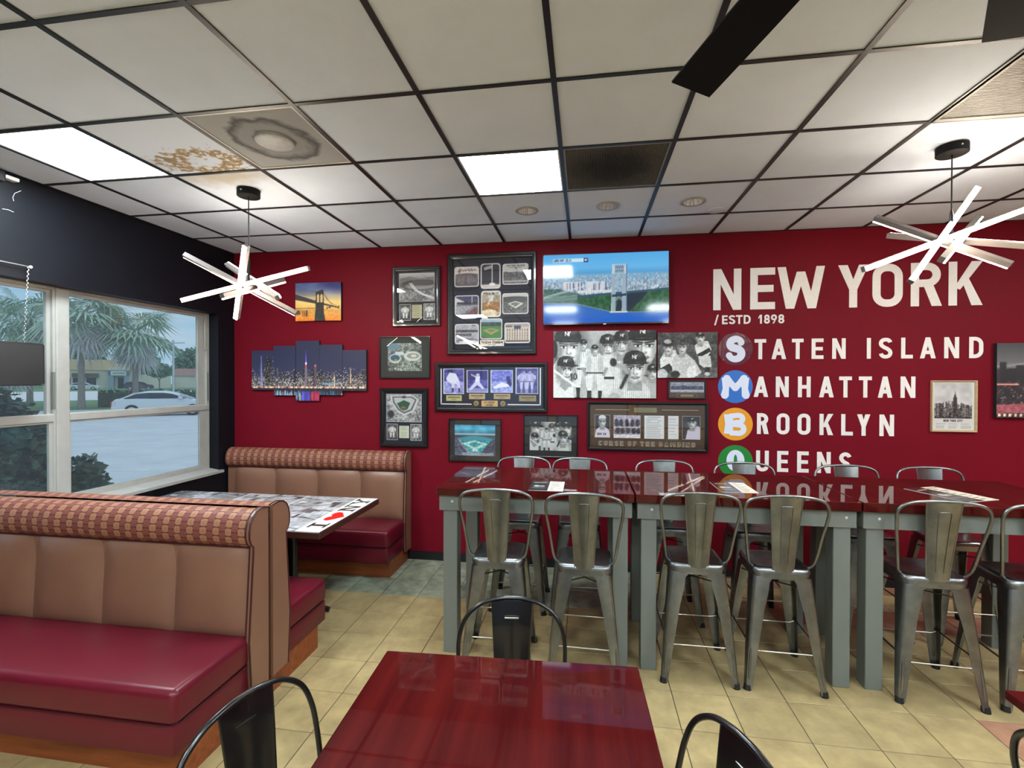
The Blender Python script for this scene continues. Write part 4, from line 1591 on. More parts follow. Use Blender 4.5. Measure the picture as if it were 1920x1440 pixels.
def bench(label, yr, s, x0, x1, depth, seams):
    t = thing('booth_bench', label, 'booth bench', ((x0 + x1) / 2, yr + s * depth / 2, 0))

    def P(u, z, x):
        return (x, yr + s * u, z)

    def bx(mb, ua, ub, za, zb, xa, xb, r=0, seg=2):
        ya, yb = sorted((yr + s * ua, yr + s * ub))
        return mb.rbox(xa, xb, ya, yb, za, zb, r, seg) if r else mb.box(xa, xb, ya, yb, za, zb)
    obj('plinth', bx(MB(), .02, depth - .08, 0, .147, x0, x1 - .022), M_WOOD, t)
    obj('skirt', bx(MB(), .03, depth - .006, .147, .276, x0, x1 - .012, .006), M_MAROON, t, smooth=40)
    # seat cushion, crowned
    m = bx(MB(), .12, depth, .272, .425, x0, x1 - .004, .035, 5)
    for i, (x, y, z) in enumerate(m.v):
        if z > .36:
            k = max(0, 1 - abs((abs(y - yr) - .12) / (depth - .12) * 2 - 1) ** 3) * max(0, 1 - abs((x - x0) / (x1 - x0) * 2 - 1) ** 8)
            m.v[i] = (x, y, z + .012 * k)
    cu = obj('seat_cushion', m, M_MAROON, t, smooth=60)
    ex = x1 - .010
    obj('piping', MB().tube([P(.14, .276, ex), P(depth - .035, .276, ex), P(depth - .006, .276, ex - .03), P(depth - .006, .276, x0)], .004, 6), M_PIPING, cu)
    obj('back_frame', bx(MB(), 0, .10, .12, .87, x0, x1 - .012), M_TAN, t)
    # tufted back panels
    xs = seams
    for xa, xb in zip(xs[:-1], xs[1:]):
        nx, nz = 20, 14
        vs, fs = [], []
        for j in range(nz + 1):
            z = .395 + (.878 - .395) * j / nz
            b = j / nz * 2 - 1
            for i in range(nx + 1):
                a = i / nx * 2 - 1
                puff = (1 - abs(a) ** 3.2) * (1 - abs(b) ** 7)
                u = .120 + (.092 - .120) * (j / nz) + .040 * puff + .010 * (1 - a * a) * (1 - b * b)
                vs.append(P(u, z, xa + (xb - xa) * (i / nx)))
        for j in range(nz):
            for i in range(nx):
                q = j * (nx + 1) + i
                fs.append((q, q + 1, q + nx + 2, q + nx + 1))
        obj('back_panel', MB().add(vs, fs), M_TAN, t, smooth=70)
    roll = [(.095, .868), (.114, .872), (.130, .890), (.139, .92), (.140, .955), (.132, .99), (.116, 1.02), (.092, 1.040), (.06, 1.050), (.03, 1.048), (0, 1.04)]
    ro = obj('head_roll', fabric_roll(x0, x1 - .010, P, roll), M_FABRIC, t)
    obj('piping', MB().tube([P(.112, .868, x0), P(.112, .868, x1 - .012)], .005, 6), M_PIPING, ro)
    prof = [(0, .115), (.132, .115), (.150, .40), (.118, .84), (.117, .872), (.134, .888), (.146, .92), (.147, .96), (.137, 1.0), (.118, 1.03), (.09, 1.05), (.05, 1.058), (0, 1.05)]
    e = obj('end_panel', MB().prism(prof, lambda a, b, d: P(a, b, d), x1 - .014, x1 + .006), M_TAN, t)
    for xx in (x1 - .014, x1 + .006):
        obj('piping', MB().tube([P(a, b, xx) for a, b in prof[1:]], .0045, 6), M_PIPING, e)
    return t


def booths():
    w = .4433
    bench('near booth bench facing the viewer with maroon seat and tan tufted back', 1.482, -1, XL + .02, .285, .587, [.272 - w * k for k in (4, 3, 2, 1, 0)])
    bench('booth bench backing onto the near one, facing the red wall', 1.520, 1, XL + .02, .285, .565, [.272 - w * k for k in (4, 3, 2, 1, 0)])
    w2_ = .446
    bench('far booth bench set against the red wall under the night skyline canvases', 3.555, -1, XL + .02, .305, .525, [.292 - w2_ * k for k in (4, 3, 2, 1, 0)])
    nb = bpy.data.objects['booth_bench']
    obj('gap_board', MB().box(XL + .02, .235, 1.485, 1.517, .02, 1.025), M_RUBBER, nb)  # black filler standing in for the dark shade between the two backs
    # booth table
    x0, x1, y0, y1, zt = -1.53, .30, 1.965, 2.855, .757
    t = thing('booth_table', 'booth table with black and white city print and I love NY lettering', 'table', ((x0 + x1) / 2, (y0 + y1) / 2, 0))
    obj('tabletop', MB().rbox(x0, x1, y0, y1, zt - .046, zt, .004, 1), mat('dark brown table edge', rgb(70, 38, 30), rough=.4, var=.2, scale=10), t)
    p = Pic(300, 110, (168, 172, 176), 8)
    p.noise(30, 5)
    p.noise(22, 16)
    p.rect(0, 0, .16, 1, (120, 124, 128))
    p.rect(.38, 0, .5, 1, (176, 178, 182))
    for _ in range(90):
        a = p.r.rand() * .93
        b = p.r.rand()
        g = p.r.randint(40, 240)
        p.rect(a, b, a + .01 + p.r.rand() * .03, b + .03 + p.r.rand() * .16, (g, g, g + 2), .8)
    for k in range(5):
        y = .1 + k * .2
        p.curve([(x / 20, y + .05 * math.sin(x * .9 + k)) for x in range(1, 19)], .02, (70, 72, 76), .6)
    p.noise(26, 40)
    p.rect(.37, 0, .378, 1, (228, 230, 232))
    p.rect(.66, 0, .667, 1, (228, 230, 232))
    p.gray((.98, 1, 1.03))
    sx = .905
    p.rect(sx, 0, 1, 1, (236, 238, 238))
    # I heart NY along the aisle edge: reads from the near side (bottom of the sheet) to the far side

    def G(pts, col=(32, 26, 24)):
        # letter coords (a along reading 0..1 over the strip, b letter height 0..1)
        p.poly([(.985 - b * .066, 1 - a) for a, b in pts], col)

    def slab(a0, a1, b0, b1):
        G([(a0, b0), (a1, b0), (a1, b1), (a0, b1)])
    slab(.10, .22, 0, .13); slab(.10, .22, .87, 1); slab(.14, .18, 0, 1)
    hp = []
    for k in range(40):
        a = 2 * math.pi * k / 40
        hp.append((.40 + 16 * math.sin(a) ** 3 * .0075, .47 + (13 * math.cos(a) - 5 * math.cos(2 * a) - 2 * math.cos(3 * a) - math.cos(4 * a)) * .036))
    G(hp, (214, 36, 30))
    slab(.55, .62, 0, .11); slab(.55, .61, .89, 1); slab(.57, .60, 0, 1); slab(.69, .72, 0, 1); slab(.67, .75, .89, 1)
    G([(.57, 1), (.615, 1), (.72, 0), (.68, 0)])
    slab(.82, .90, 0, .11); slab(.845, .875, 0, .5); slab(.76, .84, .89, 1); slab(.88, .96, .89, 1)
    G([(.785, .9), (.82, .9), (.875, .42), (.845, .42)])
    G([(.90, .9), (.935, .9), (.875, .42), (.845, .42)])
    sheet('print', p, lambda u, v: (x0 + .006 + (x1 - x0 - .012) * u, y0 + .006 + (y1 - y0 - .012) * v, zt + .0008), M_LAMINATE, t)
    for cx in (-.18, -1.1):
        obj('column', MB().tube([(cx, 2.41, .04), (cx, 2.41, zt - .05)], .038, 16), M_BLACKMETAL, t, smooth=40)
        b = MB()
        for dx, dy in ((.27, .045), (-.27, .045), (0, .30), (0, -.30)):
            b.tube([(cx, 2.41, .055), (cx + dx * .5, 2.41 + dy * .5, .05), (cx + dx, 2.41 + dy, .022)], [.03, .026, .018], 8)
        obj('base', b, M_BLACKMETAL, t, smooth=50)


booths()


# ------------------------------------------------------------------ bar tables
def bar_tables():
    zt = 1.057
    for k, (x0, x1, lab) in enumerate(((1.045, 2.256, 'bar-height table with grey legs nearest the booths'), (2.264, 3.474, 'middle bar-height table with mahogany top and grey legs'), (3.484, 4.694, 'bar-height table at the right end of the row'))):
        y0, y1 = 2.04, 2.795
        t = thing('bar_table', lab, 'bar table', ((x0 + x1) / 2, (y0 + y1) / 2, 0), group='bar tables in a row')
        o = obj('tabletop', MB().rbox(-(x1 - x0) / 2, (x1 - x0) / 2, -(y1 - y0) / 2, (y1 - y0) / 2, -.05, 0, .003, 1), M_MAHOGANY, t, local=True, loc=(0, 0, zt))
        za, zb = .908, zt - .051
        ya, yb = y0 + .028, y1 - .028
        xa, xb = x0 + .012, x1 - .012
        obj('apron', MB().box(xa, xb, ya, ya + .036, za, zb), M_GREYPAINT, t)
        obj('apron', MB().box(xa, xb, yb - .036, yb, za, zb), M_GREYPAINT, t)
        obj('apron', MB().box(xa, xa + .036, ya + .036, yb - .036, za, zb), M_GREYPAINT, t)
        obj('apron', MB().box(xb - .036, xb, ya + .036, yb - .036, za, zb), M_GREYPAINT, t)
        for a in (xa + .022, xb - .112):
            for b in (ya + .014, yb - .104):
                obj('leg', MB().rbox(a, a + .09, b, b + .09, 0, za + .03 if False else zb - .001, .003, 1), M_GREYPAINT, t)
            obj('bolt', MB().lathe([(0, .004), (.006, .003), (.0085, 0)], (0, 0, 0), 12), M_CHROME, t, loc=(a + .06, ya - .0, zb - .042)).rotation_euler = (R2(90), 0, 0)
    # menu cards
    def menu(label, cx, cy, w, h, rz, seed, dark=True):
        t = thing('menu_card', label, 'menu', (cx, cy, zt), rz, group='menus on the bar tables')
        p = Pic(90, 60, (236, 232, 214), seed)
        if dark:
            p.rect(0, 0, .55, 1, (34, 36, 38))
            p.line(.1, .2, .45, .16, .05, (196, 170, 130))
            p.ell(.2, .55, .14, .08, (190, 190, 188), .3)
            p.ell(.36, .55, .12, .06, (170, 170, 168), .3)
            p.rect(.08, .72, .46, .77, (120, 120, 118))
        for q in range(9):
            y = .08 + q * .1
            p.rect(.6 if dark else .08, y, .6 + .1 + p.r.rand() * .24 if dark else .2 + p.r.rand() * .7, y + .035, (90, 84, 76), .8)
        obj('acrylic', MB().box(-w / 2, w / 2, -h / 2, h / 2, 0, .002), M_WHITE, t, local=True)
        sheet('print', p, lambda u, v: (-w / 2 + w * u, -h / 2 + h * v, .0026), M_LAMINATE, t, local=True)
        return t
    menu('black and cream menu card on the bar table nearest the booths', 1.73, 2.18, .21, .27, R2(0), 4)
    menu('menu card on the middle bar table, dark half to the left', 2.885, 2.325, .21, .285, R2(0), 5, True)
    menu('clear-sleeved menu card lying askew on the right end bar table', 4.10, 2.34, .24, .34, R2(22), 6, True)


bar_tables()


# ------------------------------------------------------------------ metal stools and chairs
def rsq(h, r, z, n=5, hy=None):
    hy = hy or h
    pts = []
    for cx, cy, a0 in ((h - r, hy - r, 0), (-(h - r), hy - r, 90), (-(h - r), -(hy - r), 180), (h - r, -(hy - r), 270)):
        for k in range(n + 1):
            a = R2(a0 + 90 * k / n)
            pts.append((cx + r * math.cos(a), cy + r * math.sin(a), z))
    return pts


def metal_seat(name, label, cat, sh, th, foot, hs, m, hoop, splat, rail_z, railmat, group):
    """sheet-metal cafe seat; back towards -y; origin on the floor"""
    t = thing(name, label, cat, (0, 0, 0), 0, group)
    rings = [rsq(.012, .008, sh - .004), rsq(hs * .6, .05, sh - .006), rsq(hs * .86, .05, sh - .001), rsq(hs * .95, .05, sh), rsq(hs, .05, sh - .004), rsq(hs + .006, .052, sh - .014),
             rsq(hs + .007, .052, sh - .030), rsq(hs + .002, .05, sh - .032), rsq(hs + .003, .05, sh - .062), rsq(hs - .002, .048, sh - .062), rsq(hs - .003, .048, sh - .02), rsq(.02, .01, sh - .012)]
    seat = obj('seat', MB().loft(rings), m, t, local=True, smooth=50)
    obj('drain_slot', MB().rbox(-.03, .03, -.006, .006, sh - .0045, sh - .0035, .0004, 1), M_STEELDARK, seat, local=True)

    def K(q, sx, sy):      # outer corner of a leg, q from 0 at top to 1 at the floor
        a = hs + .002
        f = q ** .9
        return Vector((sx * (a + (foot - a) * f), sy * (a + (foot - a) * f), (sh - .05) * (1 - q)))
    for sx in (-1, 1):
        for sy in (-1, 1):
            rr = []
            for q in (0, .05, .12, .3, .55, .8, .985):
                k = K(q, sx, sy)
                w = (.105 if q < .03 else .088 - .012 * q) if q < .13 else .086 - .052 * q
                c = .02 - .008 * q
                th_ = .004
                X, Y = Vector((-sx, 0, 0)), Vector((0, -sy, 0))
                o_ = [k + X * w, k + X * c, k + X * c * .3 + Y * c * .3, k + Y * c, k + Y * w]
                i_ = [k + Y * w + X * th_, k + Y * c + X * th_, k + X * (c * .3 + th_) + Y * (c * .3 + th_), k + X * c + Y * th_, k + X * w + Y * th_]
                rr.append(o_ + i_)
            leg = obj('leg', MB().loft(rr), m, t, local=True, smooth=45)
            # pressed rib on the corner and rubber foot
            rb = []
            for q in (.62, .66, .8, .88, .91):
                k = K(q, sx, sy)
                rb.append(k + Vector((-sx, 0, 0)) * .016 + Vector((0, -sy, 0)) * .002)
            obj('rib', MB().tube(rb, [.002, .006, .007, .007, .002], 8), m, leg, local=True, smooth=60)
            k0, k1 = K(.955, sx, sy), K(1, sx, sy)
            off = Vector((-sx * .014, -sy * .014, 0))
            obj('foot', MB().tube([k0 + off, k1 + off], [.019, .021], 10), M_RUBBER, leg, local=True, smooth=40)
    q = 1 - rail_z / (sh - .05)
    a = K(q, 1, 1).x - .012
    for s in (-1, 1):
        obj('foot_rail', MB().tube([(-a - .004, s * a, rail_z + .012), (-a + .02, s * (a + .004), rail_z), (a - .02, s * (a + .004), rail_z), (a + .004, s * a, rail_z + .012)], .0042, 7), railmat, t, local=True, smooth=60)
        obj('side_rail', MB().tube([(s * a, -a, rail_z + .03), (s * a, a, rail_z + .03)], .0048, 7), M_STEELDARK, t, local=True, smooth=60)
        zb = sh - .085
        b = K(.06, 1, 1).x - .01
        obj('brace', MB().tube([(-b, -s * b, zb - .03), (0, 0, zb - .045), (b, s * b, zb - .03)], .004, 6), M_STEELDARK, t, local=True)
    obj('back_frame', MB().tube(hoop, .0085, 10), m, t, local=True, smooth=70)
    # splat: curved sheet
    (z0, w0, y0), (z1, w1, y1) = splat
    rr = []
    for k in range(9):
        f = k / 8
        w = w0 + (w1 - w0) * f
        y = y0 + (y1 - y0) * (f ** 1.3)
        z = z0 + (z1 - z0) * f
        bow = .012
        pts = [(-w, y + .004, z), (-w * .5, y - bow * .75, z), (0, y - bow, z), (w * .5, y - bow * .75, z), (w, y + .004, z)]
        bk = [(x, yy + .003, z) for x, yy, z in reversed(pts)]
        rr.append([Vector(v) for v in pts + bk])
    sp = obj('backrest', MB().loft(rr), m, t, local=True, smooth=50)
    for s in (-1, 1):
        pts = []
        for k in range(9):
            f = k / 8
            w = w0 + (w1 - w0) * f
            y = y0 + (y1 - y0) * (f ** 1.3)
            pts.append((s * w, y + .004, z0 + (z1 - z0) * f))
        obj('rolled_edge', MB().tube(pts, .0035, 6), m, sp, local=True, smooth=60)
    return t, sp, (lambda f: (w0 + (w1 - w0) * f, y0 + (y1 - y0) * (f ** 1.3), z0 + (z1 - z0) * f))


def smooth_path(keys, n=8):
    """Catmull-Rom through points"""
    P_ = [Vector(k) for k in keys]
    out = []
    for i in range(len(P_) - 1):
        p0, p1, p2, p3 = P_[max(i - 1, 0)], P_[i], P_[i + 1], P_[min(i + 2, len(P_) - 1)]
        for k in range(n):
            s = k / n
            out.append(.5 * ((2 * p1) + (p2 - p0) * s + (2 * p0 - 5 * p1 + 4 * p2 - p3) * s * s + (3 * p1 - p0 - 3 * p2 + p3) * s ** 3))
    out.append(P_[-1])
    return out


def seating():
    sh = .672
    half = [(-.140, -.10, sh - .012), (-.165, -.115, sh + .012), (-.178, -.135, sh + .06), (-.196, -.162, .86), (-.212, -.186, .96), (-.215, -.198, 1.02), (-.196, -.207, 1.06), (-.15, -.212, 1.082), (-.08, -.214, 1.092), (0, -.215, 1.095)]
    keys = half + [(-x, y, z) for x, y, z in reversed(half[:-1])]
    st, sp, f = metal_seat('bar_stool', 'x', 'bar stool', sh, 1.095, .212, .152, M_STEEL, smooth_path(keys, 5), ((sh - .02, .052, -.157), (1.088, .084, -.211)), .215, M_ROD, 'steel bar stools at the bar tables')
    # embossed panel outline
    w, y, z = f(.5)
    em = []
    for ff, ss in ((.12, -.34), (.5, -.36), (.86, -.38), (.88, -.3), (.885, .0), (.88, .3), (.86, .38), (.5, .36), (.12, .34)):
        w, y, z = f(ff)
        em.append((ss * w * 1.0, y - .012 * (1 - ss * ss) - .0005, z))
    obj('embossed_line', MB().tube(em, .0022, 6), M_STEEL, sp, local=True, smooth=60)
    S = [((1.447, 2.085), 2, 'first steel bar stool from the booths, near side of the bar tables'),
         ((1.965, 2.06), -1, 'second steel bar stool from the booths, near side of the bar tables'),
         ((2.613, 2.182), 0, 'left steel bar stool of the pair at the middle bar table, near side'),
         ((3.070, 2.182), -1, 'right steel bar stool of the pair at the middle bar table, near side'),
         ((3.85, 2.185), -3, 'steel bar stool at the right end table, near side, splat fully in view'),
         ((4.36, 2.19), -4, 'steel bar stool cut off by the right edge of the view, near side')]
    Bk = [((1.470, 2.855), 'first steel bar stool from the booths, wall side of the bar tables'),
          ((1.924, 2.86), 'second steel bar stool from the booths, wall side of the bar tables'),
          ((2.584, 2.855), 'third steel bar stool from the booths, wall side of the bar tables'),
          ((3.175, 2.845), 'wall-side steel bar stool before the green disc'),
          ((3.895, 2.85), 'wall-side steel bar stool below the end of the word QUEENS'),
          ((4.45, 2.85), 'rightmost steel bar stool on the wall side of the bar tables')]
    st.location = (S[0][0][0], S[0][0][1], 0)
    st.rotation_euler = (0, 0, R2(S[0][1]))
    st['label'] = S[0][2]
    for (x, y), r, lab in S[1:]:
        dup(st, (x, y, 0), R2(r), lab)
    for (x, y), lab in Bk:
        dup(st, (x, y, 0), R2(180), lab)
    # black chairs
    sh = .45
    half = [(-.150, -.07, sh - .01), (-.178, -.10, sh + .015), (-.196, -.14, sh + .08), (-.208, -.175, .64), (-.205, -.195, .72), (-.178, -.208, .79), (-.12, -.216, .838), (-.05, -.219, .858), (0, -.22, .861)]
    keys = half + [(-x, y, z) for x, y, z in reversed(half[:-1])]
    ch, sp, f = metal_seat('cafe_chair', 'x', 'chair', sh, .862, .215, .165, M_BLACKMETAL, smooth_path(keys, 5), ((sh - .02, .055, -.165), (.848, .078, -.216)), .16, M_BLACKMETAL, 'black metal cafe chairs')
    w, y, z = f(.86)
    obj('slot', MB().rbox(-.03, .03, y - .0155, y - .006, z - .004, z + .004, .002, 1), M_BLACKMETAL, sp, local=True)
    ch.location = (1.702, .811, 0)
    ch.rotation_euler = (0, 0, R2(185.8))
    ch['label'] = 'black metal cafe chair at the far side of the foreground table'
    dup(ch, (1.2535, .272, 0), R2(-106.7), 'black metal cafe chair at the left side of the foreground table')
    dup(ch, (2.150, .281, 0), R2(113.6), 'black metal cafe chair at the right side of the foreground table')
    dup(ch, (3.308, .421, 0), R2(-90), 'black metal cafe chair cut off at the lower right corner of the view')
    obj('slot_lip', MB().rbox(-.028, .028, y + .002, y + .008, z - .003, z + .003, .001, 1), M_ALU, sp, local=True)  # pale strip imitating the highlight on this chair's slot


seating()


# ------------------------------------------------------------------ dining tables in front
def dining_table(cx, cy, w, d, rz, label):
    t = thing('dining_table', label, 'table', (cx, cy, 0), rz, 'mahogany dining tables')
    zt = .745
    obj('tabletop', MB().rbox(-w / 2, w / 2, -d / 2, d / 2, -.03, 0, .004, 2), M_MAHOGANY, t, local=True, loc=(0, 0, zt))
    obj('column', MB().tube([(0, 0, .03), (0, 0, zt - .03)], .038, 16), M_BLACKMETAL, t, local=True, smooth=40)
    obj('base', MB().lathe([(.25, 0), (.25, .012), (.22, .022), (.06, .035), (.045, .06)], (0, 0, 0), 32), M_BLACKMETAL, t, local=True, smooth=40)
    obj('mount_plate', MB().box(-.18, .18, -.03, .03, zt - .042, zt - .031).box(-.03, .03, -.18, .18, zt - .042, zt - .031), M_BLACKMETAL, t, local=True)
    return t


dining_table(1.721, .372, .893, .89, R2(2.4), 'square glossy mahogany table in the foreground')
dining_table(3.74, .44, .90, .90, R2(0), 'mahogany table whose corner shows at the right edge')


# ------------------------------------------------------------------ pendants
def pendant(cx, cy, bars, z_hub, label):
    t = thing('pendant_light', label, 'pendant light', (cx, cy, ZC), group='starburst pendants')
    obj('canopy', MB().lathe([(.0, -.045), (.068, -.045), (.072, -.042), (.072, 0)], (cx, cy, ZC), 40), M_FAN, t, smooth=40)
    obj('screw', MB().lathe([(0, .005), (.004, .004), (.005, 0)], (0, 0, 0), 10), M_CHROME, t, loc=(cx, cy - .072, ZC - .02)).rotation_euler = (R2(90), 0, 0)
    obj('cord', MB().tube([(cx, cy, ZC - .045), (cx, cy, z_hub + .14)], .0035, 8), M_BLACKMETAL, t)
    obj('stem', MB().tube([(cx, cy, z_hub + .17), (cx, cy, z_hub + .14), (cx, cy, z_hub)], [.004, .009, .009], 10), M_BLACKMETAL, t)
    hub = Vector((cx, cy, z_hub))
    for a, b, up in bars:
        a, b, up = Vector(a), Vector(b), Vector(up)
        ax = (b - a).normalized()
        k = obj('light_bar', MB().obox(a, b, .030, .028, up, -.006), M_HOUSING, t)
        obj('diffuser', MB().obox(a + ax * .003, b - ax * .003, .026, .008, up, .0115), M_BAR, k)
        # short arm from the stem to the bar
        s = max(0.05, min(.95, (hub - a).dot(ax) / (b - a).length))
        q = a.lerp(b, s)
        obj('arm', MB().tube([hub, q], .005, 8), M_BLACKMETAL, t)


pendant(-.297, 2.104, [((-.805, 2.10, 2.281), (.143, 2.10, 2.471), (.2, -1, -.25)),
                       ((-.227, 1.78, 2.234), (-.253, 2.42, 2.464), (.2, -.6, -.9)),
                       ((-.161, 1.90, 2.58), (-.509, 2.25, 2.169), (.3, -1, .1)),
                       ((-.65, 1.95, 2.551), (-.044, 2.25, 2.194), (.35, .8, -.6)),
                       ((-.70, 2.40, 2.60), (.05, 1.92, 2.25), (.35, .75, .75))], 2.40,
        'starburst pendant light of glowing bars above the booth table')
pendant(3.955, 2.124, [((3.465, 2.02, 2.335), (4.44, 2.21, 2.705), (-.2, -1, -.2)),
                       ((4.132, 2.20, 2.807), (3.695, 2.02, 2.264), (-.3, -1, .1)),
                       ((4.33, 2.46, 2.72), (3.735, 1.85, 2.332), (-.4, -.8, -.6)),
                       ((3.667, 2.30, 2.693), (4.108, 1.95, 2.316), (-.1, .9, -.75)),
                       ((3.881, 2.55, 2.66), (4.354, 2.05, 2.429), (.1, .85, .5))], 2.50,
        'starburst pendant light of glowing bars above the bar tables')


# extra pendants added out of view to light the ceiling
for _k, (_x, _y) in enumerate(((-.2, -1.7), (3.95, -1.7), (6.2, 1.0))):
    _b = [((-.49, 0, -.12), (.49, 0, .08), (.2, -1, -.25)), ((.07, -.32, -.17), (.04, .32, .06), (.2, -.6, -.9)), ((.14, -.2, .18), (-.21, .15, -.23), (.3, -1, .1)), ((-.35, -.15, .15), (.25, .15, -.21), (.2, .9, -.6)), ((-.4, .3, .2), (.35, -.18, -.15), (-.2, .9, .5))]
    pendant(_x, _y, [((_x + a[0], _y + a[1], 2.42 + a[2]), (_x + b[0], _y + b[1], 2.42 + b[2]), u) for a, b, u in _b], 2.42,
            ['starburst pendant light behind the viewpoint on the window side', 'starburst pendant light behind the viewpoint on the right', 'starburst pendant light beyond the right edge of the view'][_k])


# ------------------------------------------------------------------ ceiling fan (at rest)
def fan():
    hx, hy, z, r, n = 2.617, -.115, 2.70, .995, 7
    t = thing('ceiling_fan', 'black multi-blade ceiling fan with two blade ends in view', 'ceiling fan', (hx, hy, ZC))
    obj('canopy', MB().lathe([(0, -.05), (.06, -.05), (.075, 0)], (hx, hy, ZC), 24), M_BLACKMETAL, t, smooth=40)
    obj('downrod', MB().tube([(hx, hy, ZC - .05), (hx, hy, z + .08)], .013, 12), M_BLACKMETAL, t, smooth=40)
    obj('motor', MB().lathe([(0, -.07), (.10, -.06), (.13, -.02), (.13, .05), (.08, .09), (0, .1)], (hx, hy, z), 32), M_BLACKMETAL, t, smooth=40)
    a0 = math.atan2(.838 - hy, 2.31 - hx)
    for k in range(n):
        a = a0 - 2 * math.pi * k / n
        d = Vector((math.cos(a), math.sin(a), 0))
        sd = Vector((-d.y, d.x, 0))
        rr = []
        for q, w in ((.12, .035), (.3, .05), (.7, .062), (r, .068)):
            c = Vector((hx, hy, z)) + d * q
            tilt = Vector((0, 0, .018))
            rr.append([c + sd * w + tilt, c + sd * w + tilt + Vector((0, 0, .006)), c - sd * w - tilt + Vector((0, 0, .006)), c - sd * w - tilt])
        obj('blade', MB().loft(rr), M_FAN, t)


fan()


# ------------------------------------------------------------------ panel hanging in the window, wall sensor
def window_things():
    x = XL + .07
    t = thing('hanging_panel', 'black rounded sign panel hanging on a chain before the left window', 'sign', (x, 1.38, 1.69))
    rr = []
    pts = rsq(.385, .018, 0, 4, .135)
    m = MB().prism([(a, b) for a, b, _ in pts], lambda a, b, d: (x + d, 1.378 + a, 1.824 + b), -.017, .017)
    obj('body', m, mat('black plastic panel', rgb(34, 34, 38), rough=.5, var=.1, scale=20), t)
    obj('rim', MB().tube([(x + .014, 1.378 + a * .985, 1.824 + b * .965) for a, b, _ in pts], .004, 6, closed=True), M_BLACK, t)
    for y in (1.02, 1.66):
        top = (x - .045, y + .06, 2.452)
        n = 34
        m = MB()
        for k in range(n):
            f0, f1 = k / n, (k + .75) / n
            a = Vector(top).lerp(Vector((x, y, 1.955)), f0)
            b = Vector(top).lerp(Vector((x, y, 1.955)), f1)
            off = Vector((0, .003 if k % 2 else -.003, 0))
            m.tube([a + off, b + off], .0028, 5)
        obj('chain', m, M_ALU, t)
    obj('bracket', MB().tube([(XL + .012, 1.05, 2.452), (x - .045, 1.72, 2.452)], .004, 6).tube([(XL, 1.05, 2.452), (XL + .014, 1.05, 2.452)], .01, 8).tube([(XL, 1.74, 2.452), (XL + .03, 1.73, 2.452)], .01, 8), M_ALU, t)
    t = thing('wall_sensor', 'small white sensor fixed high on the black wall by the ceiling', 'sensor', (XL, 1.58, 2.96))
    obj('body', MB().rbox(XL, XL + .06, 1.50, 1.58, 2.93, 3.0, .008, 2), M_BLACKMETAL, t)
    obj('arm', MB().rbox(XL, XL + .05, 1.585, 1.66, 2.962, 2.985, .006, 2), M_WHITE, t)
    obj('cap', MB().lathe([(0, 0), (.03, .004), (.034, .014), (.03, .03)], (XL + .03, 1.53, 2.985), 16), M_WHITE, t, smooth=40)


window_things()

# ------------------------------------------------------------------ wall pictures
def canvas(name, label, rect, pic, depth=.03, crop=None, group=None, edge=None, cat='canvas print', dx=0.0):
    x0, x1, z0, z1 = rect
    t = thing(name, label, cat, ((x0 + x1) / 2, YW, z0), group=group)
    obj('stretcher', MB().box(x0, x1, YW - depth, YW - .002, z0, z1), edge or mat('dark canvas edge', rgb(24, 24, 32), rough=.8), t)
    sheet('print', pic, lambda u, v: (x0 + (x1 - x0) * u, YW - depth - .0012, z0 + (z1 - z0) * v), M_CANVAS, t, crop=crop)
    return t


def frame(name, label, rect, bar, fm, mm, depth=.03, cat='framed picture', matw=None, skew=0.0):
    x0, x1, z0, z1 = rect
    t = thing(name, label, cat, ((x0 + x1) / 2, YW, z0))
    yb, yf = YW - .002, YW - depth

    def ring(i, y):
        return [Vector((x0 + i, y, z0 + i)), Vector((x1 - i, y, z0 + i)), Vector((x1 - i, y, z1 - i)), Vector((x0 + i, y, z1 - i))]
    rings = [ring(0, yb), ring(0, yf + .006), ring(bar * .12, yf), ring(bar * .45, yf), ring(bar * .6, yf + .006), ring(bar * .85, yf + .008), ring(bar, yf + .014), ring(bar, YW - .008)]
    obj('frame', MB().loft(rings, cap=False), fm, t)
    b = bar - .002
    obj('mat_board', MB().box(x0 + b, x1 - b, YW - .009, YW - .003, z0 + b, z1 - b), mm, t)
    obj('glass', MB().box(x0 + b, x1 - b, YW - .0145, YW - .0135, z0 + b, z1 - b), M_PICGLASS, t)
    W, H = x1 - x0, z1 - z0

    def put(nm, pic, fx0, fy0, fx1, fy1, plab=None):
        """sheet at fractions from the top left of the outer frame"""
        a0, a1 = x0 + W * fx0, x0 + W * fx1
        c1, c0 = z1 - H * fy0, z1 - H * fy1
        return sheet(nm, pic, lambda u, v: (a0 + (a1 - a0) * u, YW - .0100, c0 + (c1 - c0) * v), M_PRINT, t, plab)

    def bars_(nm, lst, m):
        mb = MB()
        for fx0, fy0, fx1, fy1 in lst:
            mb.box(x0 + W * fx0, x0 + W * fx1, YW - .0105, YW - .009, z1 - H * fy1, z1 - H * fy0)
        return obj(nm, mb, m, t)
    return t, put, bars_


